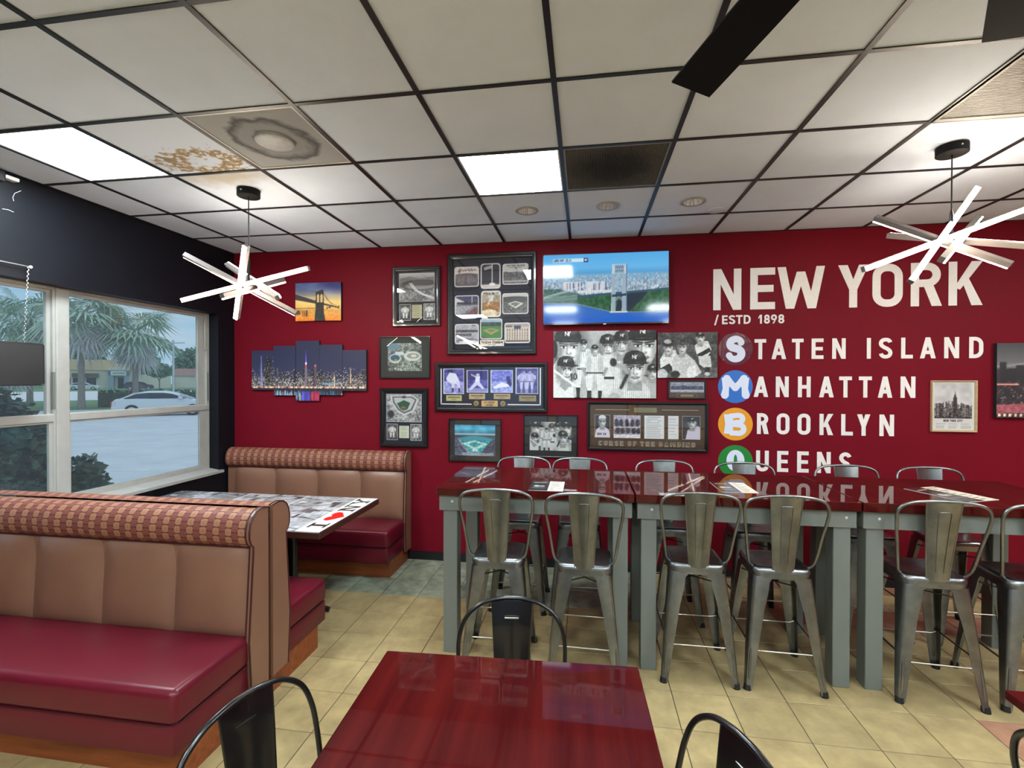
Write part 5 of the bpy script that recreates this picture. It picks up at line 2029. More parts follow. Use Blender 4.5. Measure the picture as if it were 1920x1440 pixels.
# ---- drawings
def pic_bridge():
    p = Pic(100, 84, seed=3)
    p.grad([(0, (46, 58, 130)), (.25, (150, 150, 160)), (.5, (238, 206, 130)), (.68, (240, 190, 96)), (.7, (214, 160, 84)), (.85, (224, 150, 62)), (1, (236, 128, 30))])
    p.ell(.2, .1, .5, .16, (92, 110, 160), 1.0, .7)
    p.ell(.95, .05, .4, .2, (40, 44, 110), 1.0, .8)
    p.noise(10, 8)
    p.poly([(0, .30), (.5, .50), (.92, .635), (.92, .665), (.5, .56), (0, .44)], (70, 58, 56))
    p.line(0, .3, .5, .5, .012, (40, 32, 34))
    for k in range(6):
        p.curve([(0, .06 + k * .045), (.3, .2 + k * .03), (.52, .24 + k * .02)], .008, (70, 60, 70), .8)
    p.curve([(.6, .22), (.7, .45), (.82, .6)], .009, (60, 50, 50))
    p.curve([(.6, .24), (.74, .5), (.9, .62)], .007, (60, 50, 50))
    p.poly([(.44, 1), (.45, .25), (.6, .18), (.62, .22), (.63, 1)], (52, 44, 42))
    for x in (.475, .55):
        p.poly([(x, .52), (x, .34), (x + .025, .29), (x + .05, .34), (x + .05, .52)], (222, 190, 130))
    p.rect(.44, .53, .63, .56, (44, 38, 38))
    p.poly([(.42, 1), (.44, .72), (.62, .72), (.66, 1)], (44, 44, 40))
    p.rect(0, .655, .44, .675, (110, 84, 60))
    p.blocks(14, .66, .60, .98, .64, (.01, .03), (.03, .07), [(86, 72, 70)])
    for x in (.16, .2, .235, .25):
        p.rect(x, .72, x + .014, .88, (60, 44, 32))
    p.poly([(0, .7), (.1, .72), (.12, .82), (0, .84)], (96, 70, 50))
    p.noise(16, 30, (0, .68, 1, 1))
    return p


def pic_skyline():
    W, H = 236, 114
    p = Pic(W, H, seed=12)
    p.grad([(0, (36, 36, 66)), (.55, (44, 46, 76)), (.78, (70, 60, 80)), (.8, (34, 32, 48)), (1, (30, 34, 58))])
    r = p.r
    for k in range(110):
        x = r.rand()
        w = .008 + r.rand() * .016
        h = .10 + r.rand() * .20
        if .1 < x < .2:
            h += .2
        g = r.randint(24, 60)
        p.rect(x, .77 - h, x + w, .78, (g, g - 4, g + 6))
    for k in range(1500):
        x = r.rand()
        hmax = .46 if .1 < x < .2 else .3
        y = .77 - abs(r.randn()) * hmax * .42
        if y < .45 and not .1 < x < .2:
            continue
        c = [(244, 226, 188), (255, 250, 240), (232, 190, 130), (210, 214, 232)][r.randint(4)]
        p.rect(x, y, x + .0045, y + .012, c, .45 + .5 * r.rand())
    # lit spires
    p.poly([(.078, .77), (.083, .24), (.088, .24), (.098, .77)], (150, 140, 200), .8)
    p.rect(.472, .45, .492, .77, (120, 104, 120))
    p.rect(.476, .36, .489, .40, (250, 250, 250))
    p.rect(.477, .40, .488, .45, (226, 66, 70))
    p.poly([(.478, .36), (.4825, .13), (.487, .36)], (110, 90, 230))
    p.rect(.554, .42, .572, .77, (96, 70, 84))
    p.rect(.556, .40, .57, .43, (232, 90, 90))
    p.poly([(.722, .77), (.726, .55), (.729, .55), (.733, .77)], (240, 200, 150))
    p.poly([(.862, .7), (.866, .44), (.868, .44), (.872, .7)], (226, 196, 150))
    p.rect(.62, .70, .77, .73, (110, 170, 190), .8)
    for k in range(130):
        x = r.rand()
        p.rect(x, .765, x + .012, .79, [(255, 214, 140), (250, 236, 220), (220, 120, 90)][r.randint(3)], .7)
    for k in range(220):
        x = r.rand()
        y = .82 + r.rand() * .1
        c = (236, 190, 130)
        if .2 < x < .45:
            c = (170, 200, 214)
        if .45 < x < .52:
            c = (112, 92, 240)
        if .52 < x < .6:
            c = (222, 50, 90)
        if .6 < x < .78:
            c = (60, 130, 150)
        p.rect(x, y, x + .005 + .004 * r.rand(), min(1, y + .05 + r.rand() * .12), c, .3 + .4 * r.rand())
    p.rect(.45, .84, .515, 1, (100, 90, 226), .55)
    p.rect(.53, .84, .59, 1, (210, 50, 84), .5)
    return p


def aerial(p, stadium=True):
    p.noise(40, 4)
    p.noise(50, 22)
    p.noise(40, 50)
    r = p.r
    for k in range(60):
        x, y = r.rand(), r.rand()
        g = r.randint(60, 215)
        p.rect(x, y, x + .02 + .05 * r.rand(), y + .02 + .03 * r.rand(), (g, g, g), .8)
    return p


def pic_old_stadium():
    p = Pic(72, 60, (130, 128, 132), 21)
    aerial(p)
    p.grad([(0, (206, 200, 202)), (1, (150, 146, 150))], (0, 0, 1, .22))
    p.poly([(0, .2), (.3, .12), (.6, .2), (1, .14), (1, .3), (0, .32)], (120, 116, 122))
    p.ell(.58, .43, .62, .19, (64, 60, 66), .2)
    p.ell(.6, .46, .5, .12, (150, 146, 150), .3)
    p.ell(.62, .38, .5, .08, (84, 80, 88), .4)
    for o in (0, .05):
        p.curve([(.3 + o, .36), (.45 + o, .6), (.65 + o, .75), (.98, .92 - o)], .03, (240, 234, 236))
    p.gray((1, .985, 1))
    p.border(.02, (230, 226, 226))
    return p


def pic_bowl():
    """aerial of a ballpark bowl with green field"""
    p = Pic(70, 56, (150, 150, 152), 33)
    aerial(p)
    p.gray()
    p.poly([(.12, .05), (.75, .05), (.92, .2), (.78, .62), (.5, .78), (.3, .62), (.14, .3)], (206, 206, 208))
    p.poly([(.17, .09), (.73, .09), (.86, .2), (.73, .58), (.5, .7), (.33, .57), (.19, .3)], (96, 96, 104))
    p.poly([(.21, .13), (.70, .13), (.81, .22), (.69, .54), (.5, .64), (.37, .53), (.24, .3)], (190, 190, 190))
    p.poly([(.30, .34), (.5, .22), (.68, .32), (.60, .54), (.49, .60), (.40, .54)], (44, 86, 66))
    p.poly([(.40, .48), (.49, .43), (.57, .48), (.49, .59)], (150, 104, 76))
    p.ell(.49, .52, .04, .03, (50, 92, 70), .3)
    p.rect(.45, .07, .55, .15, (60, 60, 66))
    for k in range(24):
        p.rect(.80 + .012 * (k % 4) + .004 * k, .55 + .016 * k, .83 + .012 * (k % 4) + .004 * k, .565 + .016 * k, (50, 50, 54))
    p.ell(.13, .72, .12, .14, (52, 52, 54), .5)
    p.border(.022, (236, 236, 238))
    return p


def pic_small_player(seed, dark=True):
    p = Pic(24, 34, (70, 70, 72) if dark else (120, 120, 122), seed)
    p.noise(40, 8)
    p.noise(26, 20)
    player(p, .5, 1.02, .98, pin=False)
    p.border(.035, (232, 232, 232))
    return p


def pic_text_card(w, h, col, seed, ink=(110, 104, 84), rows=9):
    p = Pic(w, h, col, seed)
    for q in range(rows):
        y = .08 + .84 * q / rows
        p.rect(.12, y, .12 + (.5 + .26 * p.r.rand()), y + .3 / rows, ink, .55)
    return p


NAVY = (34, 36, 52)


def nine():
    """the nine rounded ballpark photos of the big frame"""
    out = []
    p = Pic(46, 38, (176, 166, 166), 1)       # script over grandstand facade
    p.rect(0, 0, 1, .4, (222, 208, 204))
    p.ell(.5, .75, 1.1, .42, (96, 84, 90), .1)
    for k in range(16):
        p.rect(.06 + k * .056, .42, .08 + k * .056, .85, (140, 126, 134))
    p.noise(34, 30, (0, .4, 1, 1))
    p.curve([(.16, .26), (.24, .1), (.2, .32), (.3, .14), (.36, .22), (.42, .16), (.46, .22), (.52, .14)], .03, (70, 60, 62))
    p.curve([(.62, .12), (.56, .18), (.64, .22), (.7, .12), (.72, .22), (.8, .16), (.88, .2)], .03, (70, 60, 62))
    out.append(p)
    p = Pic(37, 48, (34, 34, 48), 2)           # flag on a tall pole
    p.rect(.56, .04, .6, .8, (226, 222, 220))
    p.poly([(.18, .16), (.38, .12), (.56, .08), (.56, .2), (.36, .24), (.2, .28)], (176, 170, 172))
    p.rect(0, .82, 1, 1, (206, 198, 196))
    p.ell(.58, .82, .12, .06, (236, 230, 228), .3)
    out.append(p)
    p = Pic(47, 38, (204, 200, 196), 3)
    p.rect(0, .4, 1, 1, (92, 86, 88))
    p.noise(44, 16, (0, .35, 1, 1))
    p.text('THE FINAL SEASON', .16, .15, .09, (74, 68, 70), .28, .68)
    p.rect(.28, .18, .74, .21, (120, 112, 112))
    p.ell(.52, .22, .06, .06, (130, 120, 120))
    p.line(.5, .42, .58, .3, .02, (90, 80, 80))
    p.rect(0, .8, 1, .86, (190, 182, 178))
    out.append(p)
    p = Pic(46, 38, (120, 118, 128), 4)
    p.rect(0, 0, 1, .34, (60, 58, 96))
    p.poly([(0, .1), (.4, .3), (.4, .45), (0, .5)], (196, 194, 200))
    p.rect(.1, .34, 1, .46, (46, 44, 56))
    p.rect(.7, .08, .73, .4, (200, 198, 206))
    p.poly([(.3, 1), (1, .55), (1, 1)], (104, 62, 66))
    p.poly([(0, .55), (.9, .5), (.2, .95), (0, .9)], (156, 154, 162))
    p.noise(26, 22)
    out.append(p)
    p = Pic(37, 48, (168, 150, 130), 5)
    p.rect(0, 0, 1, .16, (214, 206, 198))
    p.blocks(22, .12, .07, .84, .1, (.02, .05), (.04, .06), [(70, 64, 64)])
    p.poly([(.0, .45), (1, .4), (1, .8), (0, .85)], (150, 104, 58))
    p.ell(.42, .84, .3, .14, (222, 202, 166), .15)
    p.line(.36, .5, .6, .2, .06, (220, 216, 212))
    p.ell(.5, .28, .1, .12, (216, 210, 204), .3)
    p.line(.3, .55, .55, .5, .05, (206, 140, 60))
    p.noise(36, 24)
    out.append(p)
    p = Pic(48, 38, (96, 94, 92), 6)
    p.rect(0, 0, 1, .2, (196, 192, 186))
    p.ell(.5, .3, .75, .14, (70, 68, 68), .2)
    p.poly([(.2, .5), (.5, .38), (.82, .5), (.5, .72)], (206, 200, 188))
    p.poly([(.3, .51), (.5, .43), (.7, .51), (.5, .64)], (110, 108, 104))
    p.noise(44, 24, (0, .5, 1, 1))
    out.append(p)
    p = Pic(46, 38, (170, 168, 176), 7)
    p.rect(0, .3, 1, .42, (70, 68, 78))
    p.rect(0, .48, .7, .6, (92, 90, 100))
    p.ell(.55, .86, .6, .16, (120, 118, 126), .15)
    p.ell(.58, .9, .5, .1, (208, 206, 212), .2)
    p.rect(.7, .06, .86, .12, (110, 108, 116))
    p.noise(26, 18)
    out.append(p)
    p = Pic(42, 38, (150, 176, 190), 8)
    p.rect(0, .18, 1, .4, (56, 72, 70))
    p.noise(30, 26, (0, .15, 1, .45))
    p.rect(0, .38, 1, 1, (70, 124, 66))
    p.poly([(.14, .56), (.5, .46), (.86, .56), (.5, .78)], (176, 140, 100))
    p.poly([(.28, .56), (.5, .5), (.72, .56), (.5, .68)], (84, 138, 76))
    p.poly([(0, .8), (.4, .92), (0, 1)], (90, 90, 86))
    out.append(p)
    p = Pic(48, 38, (206, 190, 176), 9)
    p.rect(0, 0, 1, .22, (168, 156, 150))
    for k in range(9):
        x = .1 + k * .096
        p.rect(x, .34, x + .035, .84, (120, 100, 92))
        p.rect(x, .3, x + .035, .36, (70, 62, 66))
    for k in range(4):
        p.rect(.08, .44 + k * .12, .95, .46 + k * .12, (214, 200, 186))
    p.rect(.38, .14, .64, .32, (60, 64, 96))
    p.rect(.05, .14, .3, .22, (90, 82, 84))
    p.rect(.04, .86, .98, .92, (70, 62, 60))
    out.append(p)
    for p in out:
        p.roundborder(.05, .16, (226, 220, 216), NAVY)
    return out


def pic_legend(kind):
    p = Pic(42, 50, (74, 70, 150), 50 + kind)
    if kind == 0:
        p.rect(0, .5, 1, 1, (150, 150, 210))
        p.noise(36, 14)
        p.ell(.34, .12, .12, .1, (40, 36, 90), .2)
        p.poly([(.3, .16), (.6, .2), (.78, .5), (.72, .62), (.56, .6), (.44, .62), (.2, .5), (.14, .4)], (222, 222, 240))
        p.poly([(.4, .56), (.56, .56), (.52, .78), (.42, .78)], (206, 206, 232))
        p.poly([(.6, .52), (.78, .5), (.82, .76), (.72, .78)], (206, 206, 232))
        p.rect(.43, .76, .5, .93, (36, 32, 70))
        p.rect(.73, .76, .8, .93, (36, 32, 70))
    elif kind == 1:
        p.rect(0, 0, 1, .45, (44, 40, 112))
        p.rect(0, .8, 1, 1, (140, 140, 200))
        p.noise(40, 18, (0, .4, 1, .8))
        p.ell(.52, .22, .07, .06, (190, 190, 220), .2)
        p.poly([(.42, .28), (.62, .28), (.6, .55), (.4, .55)], (226, 226, 244))
        p.poly([(.4, .52), (.6, .52), (.82, .8), (.72, .84), (.5, .66), (.2, .9), (.1, .86)], (206, 206, 236))
        p.line(.25, .22, .56, .36, .05, (216, 216, 240))
        p.line(.22, .18, .34, .26, .03, (180, 160, 160))
    elif kind == 2:
        p.rect(0, 0, 1, .5, (112, 116, 200))
        p.rect(0, .5, 1, 1, (150, 154, 220))
        p.noise(36, 16)
        p.poly([(.1, .76), (.5, .54), (.8, .62), (.86, .72), (.5, .76), (.2, .82)], (232, 232, 248))
        p.poly([(.7, .36), (.86, .36), (.96, .6), (.9, .74), (.74, .6)], (50, 46, 110))
        p.ell(.78, .33, .07, .06, (60, 50, 100), .2)
    else:
        p.rect(0, 0, 1, 1, (64, 60, 140))
        p.noise(36, 10)
        for x in (.36, .62):
            player(p, x, 1.0, .94, pin=False, dark_socks=False)
        g = p.a @ np.array([.3, .59, .11])
        k = np.where((p.X > .1)[..., None], 1, 1)
        p.a = np.stack([g * .78 + 20, g * .78 + 18, g * .62 + 90], -1)
    p.border(.035, (216, 216, 232))
    return p


def pic_teal():
    p = Pic(100, 78, (60, 110, 130), 61)
    p.grad([(0, (70, 140, 180)), (.12, (90, 190, 220)), (.26, (60, 130, 160)), (.3, (190, 210, 220)), (.36, (50, 60, 80)), (.42, (70, 90, 110)), (1, (120, 140, 160))])
    p.noise(26, 8, (0, 0, 1, .3))
    p.ell(.5, .62, .62, .26, (64, 170, 180), .15)
    p.ell(.5, .48, .56, .1, (60, 150, 165), .3)
    p.poly([(.18, .6), (.5, .5), (.82, .62), (.5, .82)], (190, 226, 220))
    p.poly([(.32, .62), (.5, .55), (.68, .62), (.5, .73)], (60, 150, 160))
    p.poly([(0, .42), (.1, .45), (.28, .8), (.42, .95), (.3, 1), (0, 1)], (90, 96, 116))
    p.poly([(1, .46), (.9, .5), (.7, .8), (.62, .95), (.7, 1), (1, 1)], (70, 70, 90))
    p.curve([(.1, .45), (.22, .72), (.36, .9)], .025, (210, 160, 170))
    p.noise(44, 34, (0, .5, 1, 1))
    p.rect(.44, .78, .48, .86, (220, 226, 230))
    p.rect(.52, .78, .56, .86, (220, 226, 230))
    p.rect(.2, .9, .95, 1, (190, 200, 214), .6)
    p.noise(30, 40, (0, .86, 1, 1))
    return p


def pic_aerial_color():
    p = Pic(66, 54, (120, 124, 112), 70)
    aerial(p)
    p.gray((.94, 1, .94))
    p.ell(.12, .12, .3, .12, (96, 130, 150), .4)
    p.poly([(.22, .32), (.46, .3), (.5, .42), (.24, .46)], (196, 206, 206))
    p.ell(.22, .55, .22, .17, (196, 200, 196), .1)
    p.ell(.22, .53, .17, .11, (40, 90, 140), .2)
    p.ell(.24, .57, .12, .06, (54, 96, 70), .3)
    p.ell(.24, .6, .05, .03, (190, 130, 70), .3)
    p.ell(.72, .47, .3, .17, (206, 208, 202), .1)
    p.ell(.74, .46, .22, .10, (140, 146, 132), .2)
    p.ell(.76, .46, .1, .05, (206, 206, 200), .3)
    p.noise(34, 40, (0, .7, 1, 1))
    return p


def pic_mural(W=200, H=132):
    """grey montage of ballplayers"""
    p = Pic(W, H, (190, 190, 188), 80)
    p.noise(26, 4)
    p.ell(.5, .2, .9, .3, (150, 150, 148), 1.0, .6)
    p.ell(.12, .2, .3, .34, (40, 40, 42), .8, .8)
    p.ell(.9, .9, .4, .5, (200, 200, 200), 1, .4)
    # back row
    player(p, .30, 1.02, .90)
    face(p, .535, .24, .30, turn=.02)
    p.poly([(.44, .42), (.5, .36), (.57, .36), (.65, .42), (.62, .98), (.5, .98)], (206, 206, 204))
    p.poly([(.58, .34), (.66, .26), (.72, .26), (.83, .45), (.8, .98), (.6, .98)], (214, 214, 212))
    face(p, .675, .20, .32, turn=-.02)
    for q in range(12):
        p.line(.60 + q * .02, .36, .59 + q * .02, .95, .006, (130, 130, 130), .7)
    p.rect(.5, .68, .6, .72, (40, 40, 40))
    player(p, .41, 1.06, .86)
    # upper left head with helmet
    p.poly([(0, .52), (.06, .38), (.2, .38), (.24, .6), (.2, .8), (0, .85)], (216, 216, 214))
    face(p, .145, .24, .5, turn=.03, helmet=True)
    p.ell(.15, .2, .14, .03, (120, 120, 120), .5, .6)
    # right portrait, dark jacket
    p.poly([(.80, .52), (.86, .38), (.97, .28), (1, .3), (1, .72), (.85, .66)], (46, 46, 48))
    p.line(.86, .42, .97, .26, .02, (200, 200, 200))
    face(p, .875, .23, .54, turn=.01)
    # lower left man with bat
    p.poly([(0, .70), (.07, .62), (.14, .66), (.2, .8), (.2, 1), (0, 1)], (214, 214, 212))
    p.poly([(.06, .82), (.12, .9), (.22, .72), (.19, .68)], (150, 150, 148))
    face(p, .125, .58, .33, turn=.06)
    p.line(0, .58, .22, .82, .03, (226, 226, 224))
    p.text('10', .165, .73, .1, (70, 70, 70), .25)
    # lower centre right, pinstripes and bat
    p.poly([(.64, 1), (.68, .82), (.76, .72), (.86, .72), (.93, .86), (.95, 1)], (222, 222, 220))
    for q in range(16):
        p.line(.655 + q * .019, .76, .645 + q * .02, 1, .006, (110, 110, 110), .8)
    p.poly([(.75, .72), (.8, .8), (.86, .72), (.84, .69), (.77, .69)], (40, 40, 40))
    face(p, .795, .56, .42, turn=.02)
    p.line(.66, .86, .735, .62, .045, (44, 40, 38))
    p.ell(.63, .93, .09, .08, (190, 190, 188), .3)
    p.ell(.60, .98, .08, .06, (170, 170, 168), .3)
    p.poly([(.92, .66), (1, .58), (1, 1), (.95, 1)], (170, 170, 168))
    face(p, .965, .62, .2, cap=True)
    p.curve([(.58, .44), (.6, .5), (.68, .54), (.73, .62)], .06, (150, 150, 148))
    p.ell(.59, .47, .05, .06, (40, 40, 40), .3)
    p.noise(12, 50)
    p.gray((1, 1, .99))
    return p


def pic_three():
    p = Pic(116, 90, (62, 62, 62), 90)
    p.grad([(0, (70, 70, 70)), (.25, (50, 50, 50)), (.3, (84, 84, 82)), (.6, (60, 60, 60)), (1, (96, 96, 96))])
    p.noise(20, 14)
    for x, y, h in ((.17, .95, .82),):
        p.poly([(.04, .6), (.12, .42), (.3, .38), (.36, .6), (.3, .8), (.05, .78)], (214, 214, 212))
        face(p, .18, .34, .26)
        p.ell(.17, .2, .08, .05, (170, 170, 168), .3)
        p.poly([(.0, .82), (.2, .68), (.26, .78), (.1, 1), (0, 1)], (40, 40, 40))
        p.ell(.08, .92, .12, .12, (190, 190, 188), .2)
    p.poly([(.24, .64), (.3, .5), (.48, .46), (.62, .62), (.74, .88), (.6, 1), (.26, 1)], (196, 196, 194))
    p.poly([(.5, .8), (.62, .7), (.68, .95), (.5, 1)], (222, 222, 220))
    face(p, .41, .34, .26, cap=False)
    p.ell(.41, .25, .1, .05, (70, 70, 70), .4)
    p.ell(.3, .92, .1, .08, (34, 34, 34), .2)
    p.poly([(.62, .3), (.7, .2), (.84, .2), (.9, .4), (.84, .52), (.66, .52)], (216, 216, 214))
    p.poly([(.64, .5), (.86, .34), (.9, .42), (.72, .54)], (34, 34, 34))
    p.poly([(.68, .52), (.88, .52), (.9, .76), (.78, .78), (.7, .7)], (206, 206, 204))
    p.rect(.79, .76, .87, .9, (30, 30, 30))
    p.ell(.83, .91, .06, .04, (200, 200, 200), .3)
    face(p, .71, .13, .24)
    p.noise(26, 40)
    p.gray()
    return p


def pic_tv():
    W, H = 240, 136
    p = Pic(W, H, seed=100)
    p.grad([(0, (84, 172, 232)), (.2, (104, 184, 236)), (.28, (88, 160, 212)), (.31, (120, 172, 206)), (.55, (150, 178, 200)), (.62, (66, 96, 90)), (.74, (64, 104, 104)), (.76, (44, 112, 190)), (1, (28, 96, 206))])
    r = p.r
    for k in range(1500):
        d = r.rand()
        x, y = r.rand(), .30 + .26 * d
        w, h = .004 + .010 * d, .012 + .04 * d
        g = r.randint(130, 250)
        p.rect(x, y, x + w, y + h, (g - 20, g - 6, g + 8), .75)
        if r.rand() < .6:
            p.rect(x + w * .7, y + .004, x + w, y + h, (70, 96, 130), .7)
    for k in range(26):
        x = .16 + r.rand() * .34
        p.rect(x, .40, x + .02, .53, (214, 214, 222), .9)
        p.rect(x + .02, .42, x + .03, .53, (84, 100, 130), .9)
    p.poly([(0, .5), (.12, .5), (.3, .58), (.3, .7), (0, .66)], (74, 108, 100))
    p.poly([(.28, .6), (1, .53), (1, .86), (.55, .85), (.45, .8), (.28, .73)], (44, 92, 62))
    p.noise(20, 34, (0, .5, 1, .86))
    p.poly([(.62, .6), (.84, .56), (.8, .66), (.7, .84), (.58, .84)], (34, 50, 66))
    p.poly([(0, .70), (.28, .725), (.45, .80), (.56, .845), (1, .855), (1, 1), (0, 1)], (38, 104, 190))
    g = np.clip((p.Y - .84) / .16, 0, 1) * (p.Y > .85)
    p.mix(g * .7, (26, 92, 214))
    p.curve([(0, .7), (.28, .725), (.45, .80), (.56, .85), (1, .858)], .012, (150, 150, 140), .8)
    p.rect(.28, .53, .56, .565, (214, 222, 222), .9)
    p.poly([(.0, .665), (.28, .6), (.9, .53), (1, .515), (1, .535), (.9, .56), (.28, .635), (0, .70)], (52, 84, 106))
    p.poly([(0, .62), (.28, .585), (.28, .66), (0, .69)], (150, 180, 160), .5)
    p.line(0, .62, .42, .42, .01, (206, 222, 232))
    p.line(0, .64, .46, .42, .008, (190, 206, 222))
    # tower
    for x0, x1 in ((.556, .582), (.640, .668)):
        p.poly([(x0, .17), (x1, .165), (x1 + .004, .84), (x0 - .006, .84)], (196, 212, 222))
        for q in range(22):
            y = .18 + q * .03
            p.line(x0, y, x1, y + .03, .008, (96, 124, 150), .8)
            p.line(x1, y, x0, y + .03, .008, (96, 124, 150), .8)
    p.rect(.556, .165, .668, .30, (190, 208, 220))
    for q in range(5):
        p.line(.58 + q * .014, .18, .594 + q * .014, .29, .01, (90, 120, 148))
        p.line(.594 + q * .014, .18, .58 + q * .014, .29, .01, (90, 120, 148))
    p.ell(.611, .36, .045, .09, (150, 180, 200), .2)
    p.rect(.584, .36, .638, .56, (150, 176, 196))
    p.noise(26, 60, (.58, .3, .64, .56))
    p.rect(.668, .165, .676, .84, (80, 110, 140))
    p.poly([(.556, .60), (.668, .585), (.668, .62), (.556, .635)], (44, 66, 92))
    p.poly([(.56, .66), (.611, .62), (.66, .66), (.66, .84), (.636, .84), (.636, .7), (.611, .66), (.586, .7), (.586, .84), (.56, .84)], (150, 170, 176), .6)
    p.rect(.54, .84, .68, .86, (200, 206, 206))
    # caption bar
    p.rect(.08, .062, .33, .115, (206, 232, 246), .95)
    p.rect(.33, .058, .364, .12, (36, 44, 92))
    p.text('LIVE', .085, .107, .038, (30, 44, 84), .26, .042)
    p.text('FORT LEE, NJ', .136, .107, .036, (40, 54, 92), .24, .094)
    p.text('81', .337, .108, .036, (226, 236, 246), .24, .016)
    p.text('o', .356, .104, .036, (226, 236, 246), .24, .005)
    return p


def pic_curse(kind):
    if kind in (0, 4):
        p = Pic(34, 46, (52, 44, 50), 110 + kind)
        p.noise(18, 8)
        if kind == 0:
            p.poly([(.02, 1), (.1, .66), (.35, .52), (.65, .52), (.92, .66), (1, 1)], (214, 206, 220))
            p.poly([(.36, .5), (.5, .66), (.64, .5)], (150, 140, 150))
            face(p, .5, .32, .44, cap=False)
            p.ell(.5, .13, .17, .11, (226, 220, 226), .15)
            p.ell(.5, .2, .2, .03, (150, 140, 150), .3)
            p.text('RED SOX', .18, .88, .09, (60, 50, 60), .26, .66)
        else:
            p.poly([(.2, 1), (.3, .62), (.55, .5), (.85, .42), (1, .5), (1, 1)], (210, 202, 222))
            face(p, .55, .3, .44, cap=True, turn=-.06)
        p.border(.02, (206, 190, 170))
        return p
    if kind == 1:
        p = Pic(54, 46, (150, 140, 156), 112)
        p.noise(50, 12)
        p.rect(0, .0, 1, .2, (180, 170, 188))
        p.rect(.02, .5, .98, .54, (214, 206, 214))
        for x in (.12, .3, .5, .7, .88):
            p.ell(x, .34, .08, .16, (50, 44, 52), .4)
            p.ell(x + .04, .68, .1, .12, (44, 40, 46), .4)
        p.rect(0, .84, 1, 1, (226, 220, 226))
        p.noise(40, 22)
        p.border(.02, (206, 190, 170))
        return p
    p = Pic(38 if kind == 2 else 22, 46, (226, 224, 224), 113 + kind)
    if kind == 2:
        p.rect(.2, .06, .8, .09, (110, 108, 112))
        p.rect(.34, .2, .66, .28, (246, 246, 246))
    for q in range(11 if kind == 2 else 6):
        y = .14 + q * .075 * (1 if kind == 2 else 1.7)
        p.rect(.1, y, .1 + .5 + .35 * p.r.rand(), y + .02, (120, 118, 124), .7)
    p.border(.02, (206, 190, 170))
    return p


def pic_nyc():
    p = Pic(74, 80, (206, 206, 204), 130)
    p.grad([(0, (206, 206, 206)), (.7, (214, 214, 212)), (.71, (60, 60, 62)), (1, (50, 50, 52))])
    p.noise(20, 8, (0, 0, 1, .66))
    r = p.r
    for k in range(90):
        x, w = r.rand(), .02 + .05 * r.rand()
        h = .05 + .2 * r.rand() * (1.2 - abs(x - .4))
        g = r.randint(40, 130)
        p.rect(x, .78 - h, x + w, .95, (g, g, g))
    p.rect(.5, .40, .6, 1, (56, 58, 56))
    p.rect(.52, .34, .58, .42, (70, 72, 70))
    p.poly([(.535, .34), (.55, .2), (.565, .34)], (70, 70, 70))
    p.noise(60, 34, (0, .62, 1, 1))
    p.gray()
    return p


def pic_dark():
    p = Pic(72, 84, seed=140)
    p.grad([(0, (58, 58, 62)), (.25, (96, 96, 98)), (.32, (120, 118, 120)), (.36, (44, 42, 46)), (1, (30, 24, 32))])
    r = p.r
    p.line(0, .32, .4, .27, .01, (150, 150, 150))
    for k in range(30):
        x = r.rand()
        h = .1 + .3 * r.rand()
        p.rect(x, .62 - h, x + .06 + .06 * r.rand(), .75, (30, 28, 34))
    p.rect(.26, .3, .42, .75, (34, 32, 38))
    for k in range(420):
        x, y = r.rand(), .5 + .45 * r.rand() ** .8
        c = [(240, 150, 150), (250, 210, 190), (220, 90, 110), (255, 236, 226)][r.randint(4)]
        p.rect(x, y, x + .012, y + .008, c, .3 + .6 * r.rand())
    p.rect(0, .54, .3, .56, (236, 150, 140))
    p.poly([(0, .82), (1, .78), (1, .9), (0, .94)], (226, 110, 124), .6)
    p.noise(30, 30, (0, .74, 1, 1))
    for k in range(14):
        p.rect(.03 + k * .07, .94, .06 + k * .07, .975, (246, 220, 190))
    return p


